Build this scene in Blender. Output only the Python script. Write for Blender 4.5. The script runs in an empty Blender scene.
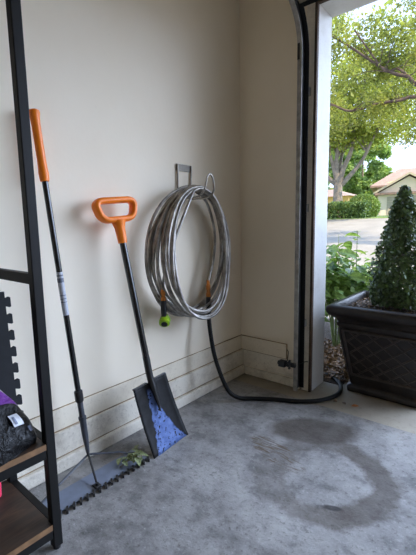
import bpy, math, random
import numpy as np
from mathutils import Vector, Matrix

random.seed(7)
rng = np.random.default_rng(11)
scn = bpy.context.scene
COL = scn.collection

# ------------------------------------------------------------------ camera
CAM = Vector((1.602, -2.291, 1.12))
cd = bpy.data.cameras.new('camera')
cd.sensor_fit = 'AUTO'
cd.sensor_width = 36.0
cd.lens = 375.0 / 555.0 * 36.0
cd.clip_start = 0.02
cd.clip_end = 300
cam = bpy.data.objects.new('camera', cd)
COL.objects.link(cam)
_yaw, _pitch, _roll = math.radians(40.042), math.radians(7.755), math.radians(-1.032)
_f = Vector((-math.sin(_yaw) * math.cos(_pitch), math.cos(_yaw) * math.cos(_pitch), -math.sin(_pitch)))
_r0 = Vector((math.cos(_yaw), math.sin(_yaw), 0))
_u0 = _r0.cross(_f)
_r = math.cos(_roll) * _r0 + math.sin(_roll) * _u0
_u = -math.sin(_roll) * _r0 + math.cos(_roll) * _u0
cam.matrix_world = Matrix(((_r.x, _u.x, -_f.x, CAM.x), (_r.y, _u.y, -_f.y, CAM.y), (_r.z, _u.z, -_f.z, CAM.z), (0, 0, 0, 1)))
scn.camera = cam

# ------------------------------------------------------------------ sky, sun, exposure
EXPOSURE = 0.60
SKY_LOW = (0.61, 0.74, 1.0, 1)
SKY_HIGH = (0.42, 0.605, 1.0, 1)
SKY_STRENGTH = 1.7
GLOW_STRENGTH = 8.5
SUN_STRENGTH = 6.0
scn.view_settings.view_transform = 'Standard'
scn.view_settings.look = 'None'
scn.view_settings.gamma = 1.0
scn.view_settings.use_curve_mapping = False
scn.view_settings.exposure = EXPOSURE

world = bpy.data.worlds.new('sky')
scn.world = world
world.use_nodes = True
wn, wl = world.node_tree.nodes, world.node_tree.links
wn.clear()
w_out = wn.new('ShaderNodeOutputWorld')
w_bg = wn.new('ShaderNodeBackground')
w_tc = wn.new('ShaderNodeTexCoord')
w_sep = wn.new('ShaderNodeSeparateXYZ')
w_ramp = wn.new('ShaderNodeValToRGB')
w_ramp.color_ramp.elements[0].position = 0.0
w_ramp.color_ramp.elements[0].color = SKY_LOW
w_ramp.color_ramp.elements[1].position = 0.8
w_ramp.color_ramp.elements[1].color = SKY_HIGH
wl.new(w_tc.outputs['Generated'], w_sep.inputs[0])
wl.new(w_sep.outputs['Z'], w_ramp.inputs[0])
wl.new(w_ramp.outputs[0], w_bg.inputs['Color'])
w_bg.inputs['Strength'].default_value = SKY_STRENGTH
# bright sky glow added out of view to the right, to light the garage
w_dot = wn.new('ShaderNodeVectorMath')
w_dot.operation = 'DOT_PRODUCT'
wl.new(w_tc.outputs['Generated'], w_dot.inputs[0])
w_dot.inputs[1].default_value = Vector((0.52, 0.74, 0.42)).normalized()
w_glow = wn.new('ShaderNodeMapRange')
w_glow.interpolation_type = 'SMOOTHSTEP'
w_glow.inputs['From Min'].default_value = 0.80
w_glow.inputs['From Max'].default_value = 0.97
w_glow.inputs['To Max'].default_value = GLOW_STRENGTH
wl.new(w_dot.outputs['Value'], w_glow.inputs['Value'])
w_b2 = wn.new('ShaderNodeBackground')
w_b2.inputs['Color'].default_value = (0.61, 0.74, 1.0, 1)
wl.new(w_glow.outputs['Result'], w_b2.inputs['Strength'])
w_add = wn.new('ShaderNodeAddShader')
wl.new(w_bg.outputs[0], w_add.inputs[0])
wl.new(w_b2.outputs[0], w_add.inputs[1])
wl.new(w_add.outputs[0], w_out.inputs[0])

sd = bpy.data.lights.new('sun', 'SUN')
sd.energy = SUN_STRENGTH
sd.color = (1.0, 0.85, 0.62)
sd.angle = math.radians(0.6)
sun = bpy.data.objects.new('sun', sd)
COL.objects.link(sun)
sun.location = (6, -4, 14)
sun.rotation_euler = Vector((0.42, -0.24, 0.88)).to_track_quat('Z', 'Y').to_euler()

# daylight portal in the door opening (guides sampling only, gives off no light itself)
pd = bpy.data.lights.new('door_portal', 'AREA')
pd.shape = 'RECTANGLE'
pd.size, pd.size_y = 4.5, 2.3
pd.cycles.is_portal = True
po = bpy.data.objects.new('door_portal', pd)
COL.objects.link(po)
po.location = (2.85, 0.22, 1.16)
po.rotation_euler = (math.radians(-90), 0, 0)


# ------------------------------------------------------------------ materials
def lin(c):
    c = c / 255.0
    return c / 12.92 if c <= 0.04045 else ((c + 0.055) / 1.055) ** 2.4


def rgb(r, g, b):
    return (lin(r), lin(g), lin(b), 1.0)


def scl(c, k):
    return (min(c[0] * k, 1), min(c[1] * k, 1), min(c[2] * k, 1), 1)


class NT:
    def __init__(s, m):
        s.t = m.node_tree
        s.n, s.l = s.t.nodes, s.t.links

    def new(s, typ, **kw):
        n = s.n.new(typ)
        for k, v in kw.items():
            setattr(n, k, v)
        return n

    def link(s, a, b):
        s.l.new(a, b)

    def math(s, op, a, b=None, c=None, clamp=False):
        n = s.new('ShaderNodeMath', operation=op)
        n.use_clamp = clamp
        for i, v in enumerate((a, b, c)):
            if v is None:
                continue
            if isinstance(v, (int, float)):
                n.inputs[i].default_value = v
            else:
                s.link(v, n.inputs[i])
        return n.outputs[0]

    def mix(s, fac, a, b, blend='MIX'):
        n = s.new('ShaderNodeMix', data_type='RGBA', blend_type=blend)
        for sock, v in ((n.inputs['Factor'], fac), (n.inputs['A'], a), (n.inputs['B'], b)):
            pass
        ins = [i for i in n.inputs if i.enabled]
        for i, v in zip(ins, (fac, a, b)):
            if isinstance(v, (int, float)):
                i.default_value = v
            elif isinstance(v, tuple):
                i.default_value = v
            else:
                s.link(v, i)
        return [o for o in n.outputs if o.enabled][0]

    def coord(s, kind='Object'):
        if kind == 'Position':
            return s.new('ShaderNodeNewGeometry').outputs['Position']
        return s.new('ShaderNodeTexCoord').outputs[kind]

    def noise(s, vec, scale, detail=4, rough=0.55, dist=0.0, color=False):
        n = s.new('ShaderNodeTexNoise')
        n.inputs['Scale'].default_value = scale
        n.inputs['Detail'].default_value = detail
        n.inputs['Roughness'].default_value = rough
        n.inputs['Distortion'].default_value = dist
        if vec is not None:
            s.link(vec, n.inputs['Vector'])
        return n.outputs['Color' if color else 'Fac']

    def ramp(s, fac, stops):
        n = s.new('ShaderNodeValToRGB')
        cr = n.color_ramp
        while len(cr.elements) < len(stops):
            cr.elements.new(0.5)
        for e, (p, c) in zip(cr.elements, stops):
            e.position = p
            e.color = c if isinstance(c, tuple) else (c, c, c, 1)
        s.link(fac, n.inputs[0])
        return n.outputs[0]

    def mapping(s, vec, scale=(1, 1, 1), loc=(0, 0, 0), rot=(0, 0, 0)):
        n = s.new('ShaderNodeMapping')
        n.inputs['Scale'].default_value = scale
        n.inputs['Location'].default_value = loc
        n.inputs['Rotation'].default_value = rot
        s.link(vec, n.inputs['Vector'])
        return n.outputs[0]

    def bump(s, h, strength, dist=0.01):
        n = s.new('ShaderNodeBump')
        n.inputs['Strength'].default_value = strength
        n.inputs['Distance'].default_value = dist
        s.link(h, n.inputs['Height'])
        return n.outputs[0]


def mat(name, col, rough=0.6, metal=0.0, vary=0.12, scale=8.0, bump=0.0, bscale=60.0, bdist=0.004, kind='Position', spec=0.5, coat=0.0):
    m = bpy.data.materials.new(name)
    m.use_nodes = True
    t = NT(m)
    b = t.n['Principled BSDF']
    vec = t.coord(kind)
    f = t.noise(vec, scale, 5)
    c = t.ramp(f, [(0.3, scl(col, 1 - vary)), (0.7, scl(col, 1 + vary))])
    t.link(c, b.inputs['Base Color'])
    b.inputs['Roughness'].default_value = rough
    b.inputs['Metallic'].default_value = metal
    b.inputs['Specular IOR Level'].default_value = spec
    b.inputs['Coat Weight'].default_value = coat
    if bump > 0:
        t.link(t.bump(t.noise(vec, bscale, 4), bump, bdist), b.inputs['Normal'])
    return m


def leaf_mat(name, dark, light, trans=0.4, scale=2.0, rough=0.5):
    m = bpy.data.materials.new(name)
    m.use_nodes = True
    t = NT(m)
    b = t.n['Principled BSDF']
    out = t.n['Material Output']
    vec = t.coord('Position')
    f = t.noise(vec, scale, 3)
    g = t.noise(vec, scale * 9, 2)
    h = t.math('ADD', t.math('MULTIPLY', f, 0.5), t.math('MULTIPLY', g, 0.5))
    c = t.ramp(h, [(0.36, dark), (0.62, light)])
    t.link(c, b.inputs['Base Color'])
    b.inputs['Roughness'].default_value = rough
    tr = t.new('ShaderNodeBsdfTranslucent')
    t.link(t.mix(1.0, c, (1.0, 0.98, 0.55, 1), 'MULTIPLY'), tr.inputs['Color'])
    mx = t.new('ShaderNodeMixShader')
    mx.inputs[0].default_value = trans
    t.link(b.outputs[0], mx.inputs[1])
    t.link(tr.outputs[0], mx.inputs[2])
    t.link(mx.outputs[0], out.inputs[0])
    return m


def wall_material():
    m = bpy.data.materials.new('painted_wall')
    m.use_nodes = True
    t = NT(m)
    b = t.n['Principled BSDF']
    p = t.coord('Position')
    n1 = t.noise(p, 1.6, 4)
    n2 = t.noise(p, 14, 5)
    base = t.ramp(n1, [(0.3, rgb(238, 224, 200)), (0.7, rgb(244, 232, 211))])
    spot = t.ramp(n2, [(0.70, 0.0), (0.80, 1.0)])
    c = t.mix(t.math('MULTIPLY', spot, 0.12), base, rgb(150, 138, 115))
    t.link(c, b.inputs['Base Color'])
    b.inputs['Roughness'].default_value = 0.75
    t.link(t.bump(t.noise(p, 45, 3), 0.12, 0.004), b.inputs['Normal'])
    return m


def dirty_white(name, base, dirt, amount=0.5, scale=9, bump=0.4):
    m = bpy.data.materials.new(name)
    m.use_nodes = True
    t = NT(m)
    b = t.n['Principled BSDF']
    p = t.coord('Position')
    n1 = t.noise(p, scale, 6, 0.65)
    n2 = t.noise(p, 70, 4, 0.7)
    f = t.ramp(n1, [(0.48, 0.0), (0.72, 1.0)])
    g = t.ramp(n2, [(0.55, 0.0), (0.72, 1.0)])
    k = t.math('MULTIPLY', t.math('ADD', f, g, clamp=True), amount)
    t.link(t.mix(k, base, dirt), b.inputs['Base Color'])
    b.inputs['Roughness'].default_value = 0.8
    t.link(t.bump(n2, bump, 0.006), b.inputs['Normal'])
    return m


def floor_material():
    m = bpy.data.materials.new('garage_concrete')
    m.use_nodes = True
    t = NT(m)
    b = t.n['Principled BSDF']
    p = t.coord('Position')
    n1 = t.noise(p, 2.3, 8, 0.62, 0.3)
    n2 = t.noise(p, 11, 8, 0.7)
    n3 = t.noise(p, 48, 5, 0.7)
    base = t.ramp(n1, [(0.32, rgb(92, 89, 87)), (0.5, rgb(130, 127, 124)), (0.66, rgb(160, 157, 153))])
    base = t.mix(t.ramp(n2, [(0.42, 0.0), (0.75, 0.55)]), base, rgb(182, 179, 175))
    base = t.mix(t.ramp(n2, [(0.30, 0.9), (0.45, 0.0)]), base, rgb(98, 96, 95))
    base = t.mix(t.ramp(n3, [(0.56, 0.0), (0.66, 0.6)]), base, rgb(76, 70, 64))
    base = t.mix(t.ramp(n3, [(0.30, 0.45), (0.42, 0.0)]), base, rgb(196, 193, 189))
    # oily damp ring left by a car: an uneven annulus on the slab
    sep = t.new('ShaderNodeSeparateXYZ')
    t.link(p, sep.inputs[0])
    wob = t.math('MULTIPLY', t.math('SUBTRACT', t.noise(p, 4.5, 6, 0.7), 0.5), 0.55)
    def dist(cx, cy, rx, ry, ang):
        ca, sa = math.cos(ang), math.sin(ang)
        dx = t.math('SUBTRACT', sep.outputs['X'], cx)
        dy = t.math('SUBTRACT', sep.outputs['Y'], cy)
        a = t.math('ADD', t.math('MULTIPLY', dx, ca / rx), t.math('MULTIPLY', dy, sa / rx))
        c = t.math('ADD', t.math('MULTIPLY', dx, -sa / ry), t.math('MULTIPLY', dy, ca / ry))
        return t.math('SQRT', t.math('ADD', t.math('MULTIPLY', a, a), t.math('MULTIPLY', c, c)))
    d1 = t.math('ADD', dist(1.00, -0.78, 0.27, 0.27, 0.6), t.math('MULTIPLY', wob, 1.3))
    ring = t.math('SUBTRACT', 1.0, t.math('MULTIPLY', t.math('ABSOLUTE', t.math('SUBTRACT', d1, 0.92)), 3.6), clamp=True)
    d2 = t.math('ADD', dist(0.79, -0.46, 0.27, 0.15, 0.55), wob)
    blob = t.ramp(d2, [(0.75, 1.0), (1.0, 0.0)])
    ring = t.ramp(ring, [(0.0, 0.0), (0.45, 1.0)])
    # the ring is broken on its left and near side
    sect = t.ramp(t.math('ADD', t.math('ADD', sep.outputs['X'], t.math('MULTIPLY', sep.outputs['Y'], 0.25)), wob), [(0.55, 0.32), (0.86, 1.0)])
    k = t.math('MAXIMUM', t.math('MULTIPLY', ring, sect), blob)
    k = t.math('MULTIPLY', k, t.ramp(n2, [(0.2, 1.0), (0.8, 0.72)]))
    base = t.mix(t.math('MULTIPLY', k, 0.88), base, rgb(76, 66, 56))
    d3 = t.math('ADD', dist(1.10, -0.945, 0.05, 0.018, 0.4), t.math('MULTIPLY', wob, 1.6))
    base = t.mix(t.ramp(d3, [(0.6, 0.85), (0.95, 0.0)]), base, rgb(45, 42, 40))
    # rusty scratch lines
    wv = t.noise(t.mapping(p, (3, 26, 1), (0, 0, 0), (0, 0, 0.6)), 2.2, 3, 0.6, 1.4)
    d4 = t.math('ADD', dist(0.74, -0.76, 0.20, 0.08, -0.35), wob)
    ln = t.math('MULTIPLY', t.ramp(wv, [(0.52, 0.0), (0.58, 1.0)]), t.ramp(d4, [(0.8, 0.8), (1.1, 0.0)]))
    base = t.mix(ln, base, rgb(92, 74, 52))
    # grime along the foot of the back wall and door frame
    edge = t.math('MULTIPLY', t.ramp(t.math('ADD', sep.outputs['Y'], wob), [(0.0, 0.0), (0.5, 1.0)]), 0.5)
    fy = t.math('MULTIPLY', t.math('ADD', t.math('ADD', sep.outputs['Y'], 0.22), t.math('MULTIPLY', wob, 0.8)), 4.5, clamp=True)
    base = t.mix(t.math('MULTIPLY', fy, 0.55), base, rgb(120, 106, 88))
    t.link(base, b.inputs['Base Color'])
    b.inputs['Specular IOR Level'].default_value = 0.35
    t.link(t.math('SUBTRACT', 0.66, t.math('MULTIPLY', k, 0.12)), b.inputs['Roughness'])
    h = t.math('ADD', t.math('MULTIPLY', n2, 0.6), t.math('MULTIPLY', n3, 0.4))
    t.link(t.bump(h, 0.6, 0.010), b.inputs['Normal'])
    return m


def ground_concrete(name, lo, hi):
    m = bpy.data.materials.new(name)
    m.use_nodes = True
    t = NT(m)
    b = t.n['Principled BSDF']
    p = t.coord('Position')
    n1 = t.noise(p, 1.3, 7, 0.65)
    n2 = t.noise(p, 24, 6, 0.7)
    base = t.ramp(n1, [(0.3, lo), (0.7, hi)])
    base = t.mix(t.ramp(n2, [(0.56, 0.0), (0.74, 0.5)]), base, scl(lo, 0.6))
    t.link(base, b.inputs['Base Color'])
    b.inputs['Roughness'].default_value = 0.85
    t.link(t.bump(n2, 0.4, 0.008), b.inputs['Normal'])
    return m


def wood_material():
    m = bpy.data.materials.new('rustic_board')
    m.use_nodes = True
    t = NT(m)
    b = t.n['Principled BSDF']
    p = t.coord('Position')
    q = t.mapping(p, (26, 3.0, 26))
    n = t.noise(q, 1.3, 8, 0.65, 0.9)
    n2 = t.noise(p, 6, 3)
    c = t.ramp(n, [(0.28, rgb(34, 25, 19)), (0.5, rgb(66, 47, 34)), (0.72, rgb(104, 76, 52))])
    c = t.mix(t.ramp(n2, [(0.4, 0.55), (0.65, 0.0)]), c, rgb(40, 30, 24))
    t.link(c, b.inputs['Base Color'])
    b.inputs['Roughness'].default_value = 0.5
    return m


def hose_material():
    m = bpy.data.materials.new('stainless_hose')
    m.use_nodes = True
    t = NT(m)
    b = t.n['Principled BSDF']
    uv = t.coord('UV')
    w = t.new('ShaderNodeTexWave', wave_type='BANDS', bands_direction='Y')
    w.inputs['Scale'].default_value = 75.0
    t.link(uv, w.inputs['Vector'])
    n = t.noise(t.coord('Position'), 16, 3)
    c = t.ramp(n, [(0.3, rgb(112, 108, 102)), (0.7, rgb(190, 184, 176))])
    t.link(c, b.inputs['Base Color'])
    b.inputs['Metallic'].default_value = 0.85
    b.inputs['Roughness'].default_value = 0.34
    t.link(t.bump(w.outputs['Fac'], 0.5, 0.0012), b.inputs['Normal'])
    return m


def blade_material():
    m = bpy.data.materials.new('worn_shovel_blade')
    m.use_nodes = True
    t = NT(m)
    b = t.n['Principled BSDF']
    uv = t.coord('UV')                      # u across 0..1, v from the cutting edge 0 to the shoulder 1
    sep = t.new('ShaderNodeSeparateXYZ')
    t.link(uv, sep.inputs[0])
    u, v = sep.outputs['X'], sep.outputs['Y']
    p = t.coord('Position')
    n1 = t.math('MULTIPLY', t.math('SUBTRACT', t.noise(p, 30, 5, 0.7), 0.5), 0.16)
    n2 = t.noise(p, 60, 4, 0.65)
    # bare steel: wide at the edge, shrinking to two prongs beside the socket
    cen = t.math('ADD', t.math('MULTIPLY', v, -0.16), 0.54)
    wid = t.math('SUBTRACT', 0.46, t.math('MULTIPLY', t.math('POWER', v, 0.62), 0.44))
    du = t.math('ABSOLUTE', t.math('SUBTRACT', u, cen))
    a = t.math('SUBTRACT', t.math('ADD', wid, n1), du)
    k = t.ramp(a, [(0.0, 0.0), (0.03, 1.0)])
    chips = t.ramp(n2, [(0.40, 0.0), (0.44, 1.0)])
    k = t.math('MULTIPLY', k, chips)
    edge = t.ramp(v, [(0.86, 1.0), (0.92, 0.0)])
    k = t.math('MULTIPLY', k, edge)
    paint = t.ramp(t.noise(p, 25, 6), [(0.4, rgb(9, 9, 10)), (0.8, rgb(30, 30, 33))])
    steel = t.ramp(t.noise(p, 40, 5), [(0.3, rgb(72, 92, 142)), (0.7, rgb(108, 130, 182))])  # the blue of reflected sky is put into the bare steel colour
    t.link(t.mix(k, paint, steel), b.inputs['Base Color'])
    t.link(t.math('MULTIPLY', k, 0.15), b.inputs['Metallic'])
    b.inputs['Roughness'].default_value = 0.55
    b.inputs['Specular IOR Level'].default_value = 0.22
    t.link(t.bump(t.math('SUBTRACT', 1.0, k), 0.4, 0.001), b.inputs['Normal'])
    return m


def bag_material():
    m = bpy.data.materials.new('soil_bag_plastic')
    m.use_nodes = True
    t = NT(m)
    b = t.n['Principled BSDF']
    uv = t.coord('UV')
    sep = t.new('ShaderNodeSeparateXYZ')
    t.link(uv, sep.inputs[0])
    p = t.coord('Position')
    s = sep.outputs['Y']
    wob = t.math('MULTIPLY', t.math('SUBTRACT', t.noise(p, 14, 2), 0.5), 0.03)
    sw = t.math('ADD', s, wob)
    b.inputs['Specular IOR Level'].default_value = 0.3
    base = rgb(8, 8, 9)
    pur = t.math('MULTIPLY', t.ramp(sw, [(0.64, 0.0), (0.65, 1.0)]), t.ramp(sw, [(0.86, 1.0), (0.87, 0.0)]))
    sil = t.math('MULTIPLY', t.ramp(sw, [(0.86, 0.0), (0.87, 1.0)]), 1.0)
    c = t.mix(pur, base, rgb(118, 52, 150))
    c = t.mix(sil, c, rgb(180, 172, 178))
    t.link(c, b.inputs['Base Color'])
    b.inputs['Roughness'].default_value = 0.34
    t.link(t.bump(t.noise(p, 22, 5, 0.6, 0.8), 0.8, 0.02), b.inputs['Normal'])
    return m


def grass_material(name, lo, hi):
    return mat(name, hi, 0.9, vary=0.3, scale=6, bump=0.6, bscale=80, bdist=0.03)


M = {}
M['wall'] = wall_material()
M['board'] = dirty_white('painted_baseboard', rgb(232, 220, 198), rgb(150, 130, 100), 0.3, 6, 0.15)
M['curb'] = dirty_white('painted_curb', rgb(228, 219, 202), rgb(132, 116, 94), 0.4, 8, 0.6)
M['caulk'] = mat('dirty_joint', rgb(150, 128, 98), 0.9, vary=0.5, scale=18)
M['floor'] = floor_material()
M['ceiling'] = mat('ceiling_paint', rgb(244, 226, 184), 0.9, vary=0.03, bump=0.2, bscale=90)
M['apron'] = ground_concrete('apron_concrete', rgb(134, 124, 110), rgb(172, 162, 144))
M['drive'] = ground_concrete('driveway_concrete', rgb(114, 109, 101), rgb(132, 127, 118))
M['jamb'] = dirty_white('white_jamb', rgb(212, 211, 208), rgb(168, 158, 144), 0.3, 5, 0.12)
M['jamb_brown'] = mat('weathered_brown_stop', rgb(78, 60, 46), 0.8, vary=0.45, scale=14, bump=0.4, bscale=50)
M['frame_beige'] = dirty_white('door_frame_paint', rgb(236, 228, 214), rgb(140, 122, 98), 0.3, 8, 0.2)
M['galv'] = mat('galvanised_steel', rgb(150, 146, 140), 0.6, 0.15, vary=0.35, scale=20)
M['track_shade'] = mat('shaded_track_inside', rgb(18, 17, 17), 0.6, vary=0.3, scale=25)  # black colour stands for the shade inside the channel
M['black_plastic'] = mat('black_plastic', rgb(22, 22, 24), 0.4, vary=0.2, scale=20)
M['black_paint'] = mat('black_powder_coat', rgb(26, 25, 25), 0.38, vary=0.15, scale=12)
M['shelf_metal'] = mat('black_shelf_metal', rgb(19, 18, 17), 0.55, 0.0, vary=0.2, scale=16, spec=0.25)
M['wood'] = wood_material()
M['wood_edge'] = mat('board_edge_band', rgb(124, 92, 62), 0.55, vary=0.35, scale=22)
M['orange'] = mat('orange_plastic', rgb(246, 126, 4), 0.42, vary=0.06, scale=20)
M['pole_black'] = mat('glossy_black_pole', rgb(16, 16, 18), 0.22, vary=0.1, scale=20, coat=0.3)
M['sticker'] = mat('grey_sticker', rgb(176, 178, 186), 0.5, vary=0.1, scale=60)
M['sticker_mark'] = mat('sticker_print', rgb(92, 96, 110), 0.5, vary=0.1)
M['tool_steel'] = mat('grey_tool_steel', rgb(120, 128, 144), 0.5, 0.2, vary=0.15, scale=18)
M['socket_grey'] = mat('dark_grey_socket', rgb(66, 68, 74), 0.45, 0.2, vary=0.2, scale=20)
M['dark_steel'] = mat('dark_worn_steel', rgb(46, 44, 44), 0.5, 0.4, vary=0.3, scale=30)
M['blade'] = blade_material()
M['hose'] = hose_material()
M['brass'] = mat('copper_brass', rgb(196, 122, 62), 0.3, 0.9, vary=0.2, scale=40)
M['rubber'] = mat('black_rubber', rgb(11, 11, 11), 0.55, vary=0.15, scale=20, spec=0.25)
M['lime'] = mat('lime_green_plastic', rgb(150, 190, 30), 0.4, vary=0.1, scale=40)
M['hanger'] = mat('brushed_hanger_steel', rgb(150, 144, 134), 0.4, 0.7, vary=0.15, scale=30)
M['hanger_plate'] = mat('hanger_plate_steel', rgb(120, 114, 104), 0.5, 0.6, vary=0.15, scale=30)
M['foam'] = mat('black_foam', rgb(26, 27, 29), 0.9, vary=0.15, scale=30, bump=0.4, bscale=220, bdist=0.002)
M['bag'] = bag_material()
M['paper'] = mat('white_label', rgb(214, 216, 222), 0.5, vary=0.04, scale=30)
M['paper_blue'] = mat('label_grey_print', rgb(120, 128, 150), 0.5, vary=0.25, scale=90)
M['pink'] = mat('pink_plastic', rgb(220, 60, 90), 0.4, vary=0.1)
M['planter'] = mat('dark_bronze_resin', rgb(38, 31, 28), 0.38, 0.0, vary=0.4, scale=14, bump=0.25, bscale=40)
M['planter_trim'] = mat('brushed_bronze_trim', rgb(60, 51, 45), 0.4, 0.0, vary=0.4, scale=30)
M['soil'] = mat('planter_mulch', rgb(72, 56, 44), 0.95, vary=0.6, scale=50, bump=1.0, bscale=70, bdist=0.03)
M['bed'] = mat('garden_bed_soil', rgb(62, 50, 38), 0.95, vary=0.6, scale=40, bump=1.0, bscale=60, bdist=0.03)
M['litter'] = leaf_mat('dry_leaves', rgb(44, 33, 23), rgb(142, 110, 78), 0.1, 30)
M['box_leaf'] = leaf_mat('boxwood_leaves', rgb(26, 44, 24), rgb(110, 136, 80), 0.2, 30, 0.35)
M['broad_leaf'] = leaf_mat('broad_garden_leaves', rgb(66, 98, 46), rgb(150, 176, 98), 0.4, 5, 0.4)
M['oak_leaf'] = leaf_mat('oak_leaves', rgb(114, 126, 54), rgb(178, 186, 102), 0.66, 0.9)
M['near_leaf'] = leaf_mat('overhanging_leaves', rgb(64, 80, 32), rgb(160, 166, 80), 0.55, 1.4)
M['far_leaf'] = leaf_mat('distant_tree_leaves', rgb(100, 130, 72), rgb(162, 188, 110), 0.5, 0.8)
M['hedge_leaf'] = leaf_mat('hedge_leaves', rgb(60, 84, 40), rgb(112, 138, 66), 0.25, 1.5)
M['topiary_leaf'] = leaf_mat('round_bush_leaves', rgb(112, 138, 58), rgb(174, 190, 104), 0.35, 2.0)
M['dark_bark'] = mat('dark_bough_bark', rgb(84, 70, 58), 0.95, vary=0.35, scale=6, bump=0.7, bscale=14, bdist=0.05)
M['bark'] = mat('oak_bark', rgb(134, 124, 112), 0.95, vary=0.35, scale=6, bump=0.7, bscale=14, bdist=0.05)
M['stem'] = mat('green_stem', rgb(96, 110, 60), 0.7, vary=0.2)
M['grass'] = grass_material('lawn', rgb(90, 116, 50), rgb(112, 134, 62))
M['house_wall'] = mat('beige_stucco', rgb(232, 216, 196), 0.9, vary=0.05, scale=3)
M['house_yellow'] = mat('pale_yellow_stucco', rgb(228, 212, 172), 0.9, vary=0.05, scale=3)
M['house_tan'] = mat('tan_stucco', rgb(206, 166, 106), 0.9, vary=0.06, scale=3)
M['roof'] = mat('brown_shingles', rgb(140, 118, 108), 0.9, vary=0.18, scale=4, bump=0.5, bscale=12, bdist=0.05)
M['house_trim'] = mat('house_trim', rgb(176, 166, 150), 0.8, vary=0.05)
M['door_panel'] = mat('steel_door_panel', rgb(128, 118, 102), 0.6, vary=0.05)  # colour darkened for the shade on the underside of the raised door


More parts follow.
